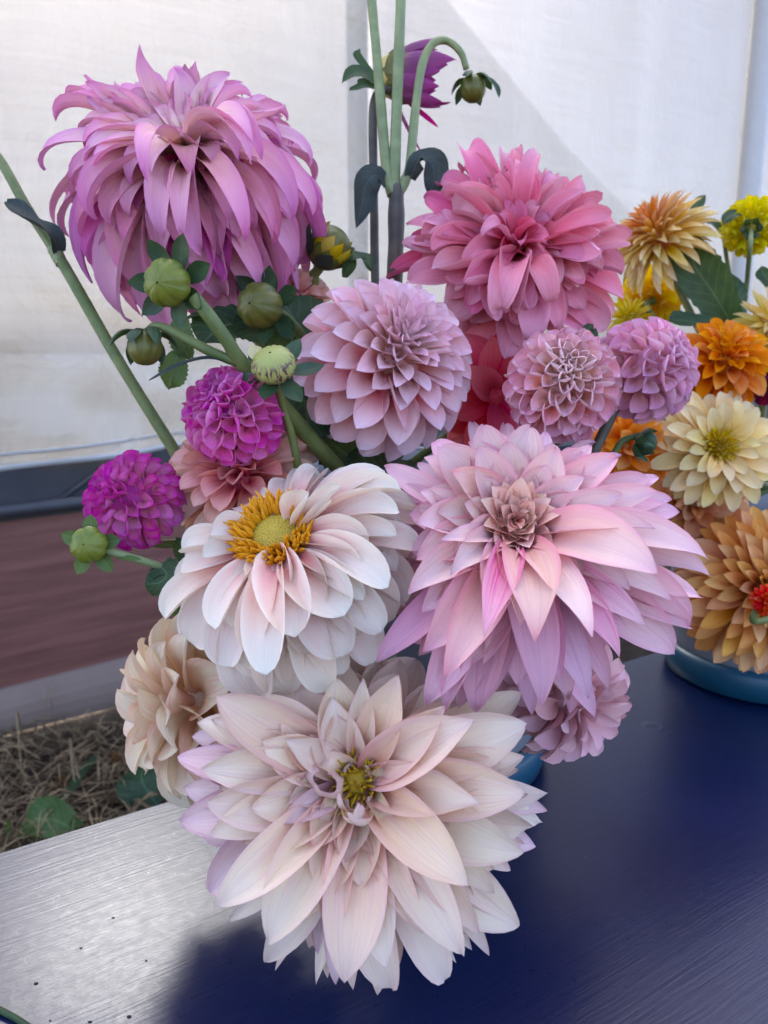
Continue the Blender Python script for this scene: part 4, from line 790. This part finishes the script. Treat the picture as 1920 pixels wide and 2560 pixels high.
# ================================================================== STEMS, BUDS, LEAVES
def D(pts, k=1.1573):                     # points read off the 1659-wide view
    return [P(x * k, y * k, d) for x, y, d in pts]
def stem_part(root, pts, radii, mat, name='stem', n_=26):
    og = np.array(root.location); return link(name, tube_mesh(name, [p - og for p in pts], radii, n_, 10, .03), root, mat)
class Bud:
    """green bud: segmented body (a part) with sepals as its sub-parts"""
    def __init__(s, root, c, axis, r, mat, squash=.85, sep=5, sepL=1.3, sep_a=(30, -30), petals=None, smat=None, name='bud', seg=10):
        s.c = c; s.a = unit(axis); s.X = unit(np.cross([.1, .2, 1.] if abs(s.a[2]) < .9 else [1., .1, 0], s.a)); s.Y = np.cross(s.a, s.X)
        og = np.array(root.location)
        pr = [(max(1e-4, r * math.sin(t) * (1 + .05 * math.sin(t))), -r * squash * math.cos(t) * (1 if t < 2.7 else .97)) for t in np.linspace(.05, math.pi - .05, 18)]
        me = lathe_mesh(name, pr, 50, lambda a, t: 1 - .10 * abs(math.cos(a * seg / 2 + .5 * t)) ** 14 * min(1, t * 2) + .015 * math.sin(3 * a + 5 * t), (s.X, s.Y, s.a))
        s.o = link(name, me, root, mat); s.o.location = tuple(c - og)
        s.mat = M['sepal']
        fl = Flower.__new__(Flower); fl.c = c; fl.d = .55; fl.a, fl.X, fl.Y = s.a, s.X, s.Y; fl.root = s.o; fl.mat = smat or M['sepal']; s.f = fl
        for i in range(sep):
            fl.petal(6.283 * (i + rng.uniform(-.15, .15)) / sep + .4, r * sepL * rng.uniform(.85, 1.15), r * .92, sep_a[0] + rng.uniform(-15, 15), sep_a[1] + rng.uniform(-20, 20), r0=r * .42, z0=-r * squash * .90, cup=.5, prof='lance', name='sepal', nu=5, nv=10, mat=smat or M['sepal'])
GB = 'green buds of the near bouquet'
# big green bud in front of the orchid dahlia, the nodding one beside it: one stem
r_ = thing('budded_stem', 'thick green stem forking into a fat round bud and a nodding dark one', 'stem', P(602, 905, .52), GB)
stem_part(r_, D([(418, 640, .50), (450, 680, .503), (490, 735, .51), (520, 782, .52), (600, 870, .545), (700, 980, .58), (760, 1050, .62), (830, 1200, .66)]), [.0046, .0046, .005, .0065, .0055, .005], M['stem'])
stem_part(r_, D([(510, 782, .518), (450, 757, .515), (400, 730, .515), (355, 708, .52), (330, 706, .525), (314, 722, .53)]), [.0036, .0034, .003, .0026], M['stem'])
Bud(r_, P(418, 708, .497), camdir((-.25, -.25, .94)), .0152, M['bud'], .86, 7, 1.75, (-2, 42), seg=8)
Bud(r_, P(362, 868, .528), camdir((.05, -.95, .2)), .0115, M['bud_dark'], 1.15, 6, 2.3, (-6, 92))
ribbon('leaf', D([(520, 790, .52), (450, 775, .51), (385, 790, .505), (322, 822, .50)]), camdir((.1, .9, .4)), .009, r_, M['wilt'], 'lance', .5, .1, org=np.array(r_.location))
# striped bud
r_ = thing('striped_bud', 'pale bud with maroon streaked scales resting on the magenta pompon', 'bud', P(684, 912, .51), GB)
n = N('striped_bud_scales'); uvn = n.n('ShaderNodeUVMap'); sp = n.n('ShaderNodeSeparateXYZ'); n.l(uvn.outputs[0], sp.inputs[0])
st = n.noise(n.comb(n.math('MULTIPLY', sp.outputs[0], 34.), n.math('MULTIPLY', sp.outputs[1], 5.), 0.), 1, 3)
M['striped'] = n.done(n.bsdf(n.mix(n.math('MULTIPLY', n.step(st, .46, .58), n.math('SUBTRACT', 1., n.step(sp.outputs[1], .62, .8))), (.34, .36, .10), (.10, .03, .05)), .45, .4))
b = Bud(r_, P(684, 912, .507), camdir((-.1, .55, .75)), .0145, M['striped'], .78, 6, 1.7, (-12, 15), seg=16)
for i in range(14): b.f.petal(i * .449 + .1, .020, .008, 8, 118, r0=.006, z0=-.0105, cup=.7, prof='lance', mat=M['striped'], name='scale', nu=5, nv=9)
b.f.petal(2.6, .016, .012, 10, 60, r0=.011, z0=-.004, cup=.8, prof='lance', mat=petal_mat('pale_bract', ((.4, .42, .2), (.6, .62, .4), (.7, .7, .5))), name='bract')
stem_part(r_, D([(598, 815, .515), (612, 880, .53), (630, 940, .54), (642, 1000, .55), (660, 1120, .60)]), [.0028, .0028, .003, .003], M['stem'])
# olive bud behind, bud under orchid, dark bud by tall stem
r_ = thing('olive_bud', 'olive green bud tucked under the right side of the orchid dahlia', 'bud', P(645, 765, .57), GB)
Bud(r_, P(650, 765, .575), camdir((-.3, -.1, .8)), .0170, M['bud_dark'], .95, 6, 1.6, (0, 50), seg=8)
stem_part(r_, D([(590, 670, .59), (620, 690, .60), (660, 740, .62), (720, 860, .66), (760, 1000, .68)]), [.0045, .0045, .0045, .0045], M['stem'])
r_ = thing('opening_bud', 'yellowing bud beginning to open left of the tall stem', 'bud', P(820, 620, .66), GB)
b = Bud(r_, P(822, 620, .66), camdir((.5, .45, .3)), .018, M['bud_dark'], 1.1, 5, 1.8, (20, 90), smat=M['wilt'])
my = petal_mat('yellow_green_petals', ((.2, .22, .03), (.38, .36, .05), (.5, .42, .1)))
for i in range(12): b.f.petal(i * .53, .034, .014, 30, 112, r0=.008, z0=-.014, cup=.6, prof='lance', mat=my, name='scale', nu=5, nv=9)
stem_part(r_, D([(700, 560, .66), (685, 585, .665), (678, 600, .67), (690, 660, .68), (740, 900, .70)]), [.005, .0045, .0045, .0045], M['stem'])
ribbon('leaf', D([(750, 560, .66), (765, 548, .655), (785, 560, .66), (805, 580, .66)]), camdir((.2, .6, .7)), .02, r_, M['leaf'], 'lance', .5, .4, org=np.array(r_.location))
ribbon('leaf', D([(745, 600, .665), (752, 570, .66), (745, 545, .66), (730, 525, .665)]), camdir((.5, .2, .7)), .015, r_, M['leaf'], 'lance', .6, .3, org=np.array(r_.location))
# low left yellow-green bud
r_ = thing('round_bud', 'round yellow-green bud with five leafy sepals in front of the brown board', 'bud', P(222, 1362, .50), GB)
Bud(r_, P(222, 1362, .497), camdir((-.05, .05, 1)), .0118, M['bud'], .72, 5, 1.35, (18, -12), smat=M['leaf_bright'], seg=6)
stem_part(r_, D([(205, 1185, .503), (260, 1198, .51), (330, 1218, .52), (400, 1242, .54), (520, 1260, .58), (760, 1250, .66)]), [.0026, .0028, .003, .0035], M['stem_pale'])
ribbon('leaf', D([(345, 1222, .522), (360, 1240, .52), (345, 1258, .518), (312, 1262, .515)]), camdir((.0, .5, .8)), .026, r_, M['leaf'], 'strap', .3, .25, nv=20, serr=.10, org=np.array(r_.location))
ribbon('leaf', D([(250, 1196, .509), (270, 1205, .508), (305, 1208, .508)]), camdir((0, .6, .8)), .005, r_, M['leaf_bright'], 'lance', .3, .1, org=np.array(r_.location))
# small dark bud right
r_ = thing('small_dark_bud', 'small dark green leafy bud hanging on a bent stem before the tangerine dahlia', 'bud', P(1612, 1105, .60), GB)
Bud(r_, P(1615, 1108, .60), camdir((.75, -.35, .4)), .0095, M['leaf'], .9, 9, 2.0, (0, 80), seg=8)
for i in range(5): pass
stem_part(r_, D([(1385, 940, .60), (1355, 948, .60), (1335, 965, .60), (1300, 1040, .60), (1260, 1150, .63), (1080, 1250, .66)]), [.0028, .0026, .003, .0035], M['stem'])
r_ = thing('bare_stem', 'plain olive stem slanting down beneath the pale lavender pompon', 'stem', P(1500, 1100, .57))
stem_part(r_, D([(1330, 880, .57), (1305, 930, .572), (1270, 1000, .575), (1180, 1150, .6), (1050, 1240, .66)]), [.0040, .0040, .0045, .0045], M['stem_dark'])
# long bare stem at left with a dried leaf
r_ = thing('leaning_stem', 'long bare green stem leaning out of the bouquet at the left edge', 'stem', P(300, 900, .60))
stem_part(r_, D([(-60, 265, .64), (0, 345, .63), (60, 452, .62), (130, 560, .61), (250, 770, .60), (365, 955, .60), (470, 1120, .62), (640, 1250, .66)]), [.0037, .0039, .0044, .0046, .0047, .0047], M['stem'])
ribbon('leaf', D([(125, 545, .607), (110, 505, .60), (70, 480, .60), (45, 460, .603), (14, 436, .61)]), camdir((.5, .6, .6)), .020, r_, M['wilt'], 'strap', .9, .3, org=np.array(r_.location))
stem_part(r_, D([(113, 535, .612), (124, 552, .611), (133, 570, .61)]), [.0046, .0055, .0047], M['stem_pale'], 'node')
# tall forked stem, nodding bud, half closed purple flower
r_ = thing('tall_forked_stem', 'tall stem forking upward, with a nodding bud and a closing purple flower', 'stem', P(988, 620, .70)); og = np.array(r_.location)
stem_part(r_, D([(866, -60, .70), (866, 0, .70), (858, 200, .70), (852, 380, .70), (853, 420, .70)]), [.0048, .0052, .0060], M['stem_pale'])
stem_part(r_, D([(800, -60, .70), (803, 0, .70), (818, 170, .70), (832, 340, .70), (838, 385, .70), (850, 420, .70)]), [.0040, .0046, .0052, .0062], M['stem_pale'])
stem_part(r_, D([(1008, 150, .705), (995, 112, .70), (965, 88, .70), (935, 95, .695), (912, 140, .695), (898, 230, .695), (886, 350, .70), (876, 390, .70), (860, 420, .70)]), [.0030, .0034, .0040, .0044, .005], M['stem_pale'], n_=40)
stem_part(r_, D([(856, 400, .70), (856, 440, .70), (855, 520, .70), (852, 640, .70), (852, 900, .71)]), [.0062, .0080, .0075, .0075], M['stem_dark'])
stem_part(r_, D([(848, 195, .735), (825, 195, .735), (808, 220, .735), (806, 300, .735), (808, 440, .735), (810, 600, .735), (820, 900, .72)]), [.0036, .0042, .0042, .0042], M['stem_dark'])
Bud(r_, P(1182, 222, .705), camdir((.12, -.95, .2)), .0115, M['bud_dark'], 1.1, 6, 2.2, (-6, 92))
ribbon('sepal', D([(1030, 165, .70), (1055, 172, .70), (1072, 190, .70), (1078, 212, .70)]), camdir((.4, .5, .7)), .010, r_, M['leaf'], 'lance', .5, .0, org=og)
ribbon('leaf', D([(832, 402, .697), (812, 378, .69), (790, 400, .688), (782, 440, .69), (770, 492, .69)]), camdir((.45, .25, .85)), .028, r_, M['wilt'], 'lance', .75, .15, org=og)
ribbon('leaf', D([(885, 385, .697), (905, 345, .69), (930, 350, .688), (938, 385, .69), (925, 425, .69)]), camdir((.35, .25, .85)), .024, r_, M['wilt'], 'strap', .8, .45, nv=22, org=og)
mp = petal_mat('closing_purple_petals', ((.34, .36, .14), (.20, .07, .22), (.26, .06, .26)), None, edge=(.40, .08, .34), edge_f=.5, vein=(.14, .03, .16), vein_f=.4)
mpk = petal_mat('closing_pink_petals', ((.4, .06, .24), (.58, .06, .30), (.62, .10, .36)), None, trans=.5)
b = Bud(r_, P(1010, 190, .745), camdir((.97, -.10, .2)), .024, M['bud_dark'], 1.0, 0, name='closed_flower'); b.f.mat = mp
for i in range(16):
    b.f.petal(i * .3927, rng.uniform(.055, .085), .020, 45 + rng.uniform(-8, 8), 96 + rng.uniform(-12, 14), r0=.008, z0=-.024, cup=.7, prof='lance', mat=mp, nv=12)
b.f.petal(-1.75, .085, .018, 15, 42, r0=.012, z0=-.01, cup=.5, prof='lance', mat=mp); b.f.petal(-1.4, .06, .022, 45, 62, r0=.012, z0=-.01, cup=.5, prof='round', mat=mpk)
for i in range(4): b.f.petal(1.2 + i * 1.4, .032, .020, 20, 100, r0=.006, z0=-.03, cup=.6, prof='lance', mat=petal_mat('pale_yellow_scale', ((.45, .45, .1), (.62, .6, .25), (.66, .62, .35))) if i == 0 else b.o.children[-1].data.materials[0], name='scale')
for pts in ([(810, 180, .73), (785, 160, .73), (762, 160, .73), (738, 180, .73)], [(815, 190, .73), (790, 185, .725), (770, 190, .725), (755, 192, .73)], [(808, 160, .735), (785, 140, .735), (772, 120, .735), (778, 104, .735)]):
    ribbon('sepal', D(pts), camdir((0, .5, .8)), .020 if pts[0][1] != 160 else .010, r_, M['leaf'], 'lance', .5, .1, org=og)
# leaves between the blooms
def leaf(label, pts, W, nrm, mat=None, prof='lance', cup=.35, wave=.12, serr=.06, nv=21, group='loose leaves among the blooms'):
    q = D(pts); t = thing('leaf_spray', label, 'leaf', q[0], group); o = np.array(t.location)
    ribbon('blade', q, camdir(nrm), W, t, mat or M['leaf'], prof, cup, wave, 9, nv, serr, org=o)
    link('midrib', tube_mesh('midrib', [p - o - camdir(nrm) * .0006 for p in q], [.0011, .0007], 14, 6), t, M['stem']); return t
leaf('bright little leaf standing up between the two buds at left', [(408, 775, .56), (395, 740, .555), (390, 710, .555), (400, 680, .56)], .022, (-.3, .3, .9), M['leaf_bright'])
leaf('bright small leaf pointing down under the nodding bud', [(385, 760, .56), (378, 790, .555), (372, 815, .555), (365, 840, .56)], .022, (.2, .3, .9), M['leaf_bright'])
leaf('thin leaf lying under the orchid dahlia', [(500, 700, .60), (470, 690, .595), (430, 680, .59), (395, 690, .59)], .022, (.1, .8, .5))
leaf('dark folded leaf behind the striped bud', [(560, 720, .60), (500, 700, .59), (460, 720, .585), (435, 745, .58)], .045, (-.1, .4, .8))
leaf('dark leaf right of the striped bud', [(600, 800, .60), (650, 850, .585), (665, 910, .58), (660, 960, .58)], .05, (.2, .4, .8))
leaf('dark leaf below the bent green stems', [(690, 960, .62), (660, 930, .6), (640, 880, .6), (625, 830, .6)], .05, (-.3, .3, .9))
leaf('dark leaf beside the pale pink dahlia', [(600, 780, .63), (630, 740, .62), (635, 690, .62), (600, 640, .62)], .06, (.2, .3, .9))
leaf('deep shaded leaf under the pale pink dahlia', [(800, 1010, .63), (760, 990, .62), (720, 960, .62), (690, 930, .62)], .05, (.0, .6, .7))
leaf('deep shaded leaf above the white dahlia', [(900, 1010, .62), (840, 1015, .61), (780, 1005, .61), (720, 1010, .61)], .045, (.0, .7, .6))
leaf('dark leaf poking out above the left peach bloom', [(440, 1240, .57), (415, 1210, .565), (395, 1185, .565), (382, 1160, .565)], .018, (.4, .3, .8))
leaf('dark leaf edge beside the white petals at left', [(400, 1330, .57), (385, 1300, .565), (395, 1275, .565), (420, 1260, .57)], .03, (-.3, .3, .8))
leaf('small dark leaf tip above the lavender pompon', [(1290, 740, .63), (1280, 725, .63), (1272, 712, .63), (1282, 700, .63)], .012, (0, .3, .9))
leaf('tall dark green leaf standing in the right bucket', [(1590, 720, .90), (1545, 640, .88), (1500, 570, .87), (1490, 500, .88)], .055, (-.5, .2, .85), None, 'lance', .5, .08, .04, group='leaves of the right bucket')
leaf('second dark leaf behind the tall one at right', [(1600, 740, .92), (1585, 680, .91), (1570, 620, .91), (1555, 570, .92)], .060, (.5, .2, .8), None, 'lance', .4, .08, .04, group='leaves of the right bucket')
leaf('broad dark leaf lying on top of the orange dahlia', [(1600, 725, .88), (1550, 710, .86), (1500, 695, .85), (1445, 690, .85)], .045, (0, .75, .6), None, 'strap', .4, .12, .04, group='leaves of the right bucket')
leaf('small dark leaf behind the apricot dahlia', [(1490, 470, .93), (1500, 450, .93), (1512, 435, .93), (1525, 422, .93)], .014, (.2, .3, .8), group='leaves of the right bucket')
leaf('little leaf between the apricot and lemon blooms', [(1560, 500, .92), (1548, 490, .92), (1535, 480, .92), (1520, 478, .92)], .020, (0, .6, .7), group='leaves of the right bucket')
leaf('curled leaf against the left side of the lemon pompon', [(1600, 462, .885), (1588, 462, .88), (1572, 470, .88), (1562, 485, .88)], .016, (-.2, .4, .8), group='leaves of the right bucket')
leaf('small leaf at the right edge under the lemon pompon', [(1665, 620, .90), (1655, 600, .90), (1648, 590, .90), (1645, 575, .90)], .020, (-.3, .3, .8), group='leaves of the right bucket')
for lb, pts, rr in (('pale stem of the dark leaves in the right bucket', [(1495, 520, .93), (1530, 600, .91), (1580, 690, .90), (1600, 740, .90), (1620, 900, .92)], .0045), ('thin stem between the apricot and lemon blooms', [(1560, 480, .94), (1570, 560, .93), (1585, 640, .93), (1600, 740, .93)], .0026)):
    q = D(pts); t = thing('leafy_stem', lb, 'stem', q[0]); stem_part(t, q, [rr, rr, rr * 1.1], M['stem'])

# ================================================================== GROUND LITTER AND SPECKS
n = N('dry_straw'); tc = n.n('ShaderNodeTexCoord'); g = n.noise(tc.outputs['Object'], 30, 3)
M['straw'] = n.done(n.bsdf(n.mix(n.step(g, .35, .65), (.13, .085, .045), (.38, .27, .15)), .8, .3))
rg = random.Random(4); V = []; Fc = []
def stick(V, Fc, pts, r):
    pts = spline(pts, 6)
    for i, p in enumerate(pts):
        t = unit(pts[min(i + 1, 5)] - pts[max(i - 1, 0)]); s1 = unit(np.cross(t, [0, 0, 1.0001])); s2 = np.cross(s1, t); k0 = len(V)
        for a in range(3): V.append(p + r * (math.cos(a * 2.094) * s1 + math.sin(a * 2.094) * s2))
        if i:
            for a in range(3): Fc.append((k0 - 3 + a, k0 - 3 + (a + 1) % 3, k0 + (a + 1) % 3, k0 + a))
for i in range(1000):
    c = onz(rg.uniform(-250, 620), rg.uniform(1800, 2180), GZ); c = c + np.array([0, 0, rg.random() ** 2 * .03 + .002])
    a = rg.uniform(0, 6.28); l = rg.uniform(.02, .10); d = np.array([math.cos(a), math.sin(a), rg.uniform(-.15, .2)]) * l; q = np.array([-d[1], d[0], rg.uniform(0, .02) / max(l, .02)]) * rg.uniform(-.2, .2)
    stick(V, Fc, [c - d, c + q, c + d], rg.uniform(.0006, .0022))
o = tag(link('straw_litter', mesh('straw_litter', V, Fc), None, M['straw']), 'dry straw and bits of stalk lying on the dark earth', None, None, 'stuff')
def gp(x, y, z=0.0): return onz(x * 1.1573, y * 1.1573, GZ + z)
def ground_leaf(nm, lb, pts, W, mat, nrm, **kw):
    q = [gp(*p) for p in pts]; t = thing(nm, lb, 'leaf', q[0], 'leaves and blades on the ground'); ribbon('blade', q, np.array(nrm), W, t, mat, org=np.array(t.location), **kw)
ground_leaf('weed_leaf', 'green weed leaf growing beside the table edge', [(165, 1800, .01), (130, 1775, .04), (90, 1770, .05), (45, 1790, .03)], .075, M['leaf_bright'], (0.2, -.5, .8), prof='strap', cup=.5, wave=.25, serr=.05, nv=21)
ground_leaf('weed_leaf', 'dull green weed leaf below the peach dahlia', [(340, 1740, .01), (320, 1710, .03), (305, 1680, .05), (315, 1640, .06)], .10, M['leaf'], (-.3, -.5, .8), prof='strap', cup=.4, wave=.2, nv=16)
ground_leaf('grass_blade', 'single long grass blade lying across the straw', [(110, 1765, .02), (150, 1710, .03), (185, 1660, .03), (215, 1628, .03)], .022, M['leaf'], (0, -.3, 1), prof='strap', cup=.4)
ground_leaf('grass_blade', 'short grass blade at the left edge by the table', [(15, 1840, .0), (18, 1800, .03), (22, 1770, .06)], .015, M['leaf_bright'], (0, -.8, .5), prof='lance', cup=.4)
mdl = green_mat('dead_leaf', (.16, .06, .02), (.26, .10, .03), .7, .1)
ground_leaf('dead_leaf', 'rusty brown dead leaf tip standing in the straw', [(138, 1708, .0), (136, 1690, .02), (132, 1670, .05)], .030, mdl, (0, -.9, .4), prof='lance', cup=.5)
ground_leaf('dead_leaf', 'rusty dead leaf in shade near the board foot', [(265, 1652, .0), (255, 1640, .02), (248, 1622, .04)], .03, mdl, (0, -.9, .4), prof='lance', cup=.5)
n = N('dark_speck'); M['speck'] = n.done(n.bsdf((.02, .018, .02), .8, .3))
V = []; Fc = []; rg = random.Random(9)
for (x, y) in [(298, 1108), (213, 1201), (385, 1240), (95, 1310), (132, 1424), (28, 1438), (340, 1412), (285, 1450), (287, 1458), (237, 1428), (65, 1480), (505, 1350)] :
    px, py = x / 1659 * 900 * 1.0, 1800 + (y - 800) / 1659 * 900 + 0
    c = onz(px, 1800 + y * .5425 + 0, 0) if False else onz(x * .5425 * 1.75, 1800 + (y - 500) * .5425 * 1.5, 0)
    k0 = len(V); r = rg.uniform(.0005, .0011)
    for a in range(6): V.append(c + np.array([r * 1.6 * math.cos(a * 1.047), r * math.sin(a * 1.047), .0003]))
    V.append(c + np.array([0, 0, r * .9]))
    for a in range(6): Fc.append((k0 + a, k0 + (a + 1) % 6, k0 + 6))
tag(link('dirt_crumbs', mesh('dirt_crumbs', V, Fc), None, M['speck']), 'tiny dark crumbs of dirt on the glossy blue table', None, None, 'stuff')
# teal cord end at the lower left corner
tag(link('teal_cord', tube_mesh('teal_cord', [onz(-60, 2500) + [0, 0, .002], onz(0, 2532) + [0, 0, .002], onz(40, 2552) + [0, 0, .0018], onz(75, 2575) + [0, 0, .0018]], [.0022, .002, .0018], 20, 8), None, M['leaf']), 'thin dark green cord end lying on the table at the lower left corner', 'cord')
print('objects', len(bpy.data.objects))
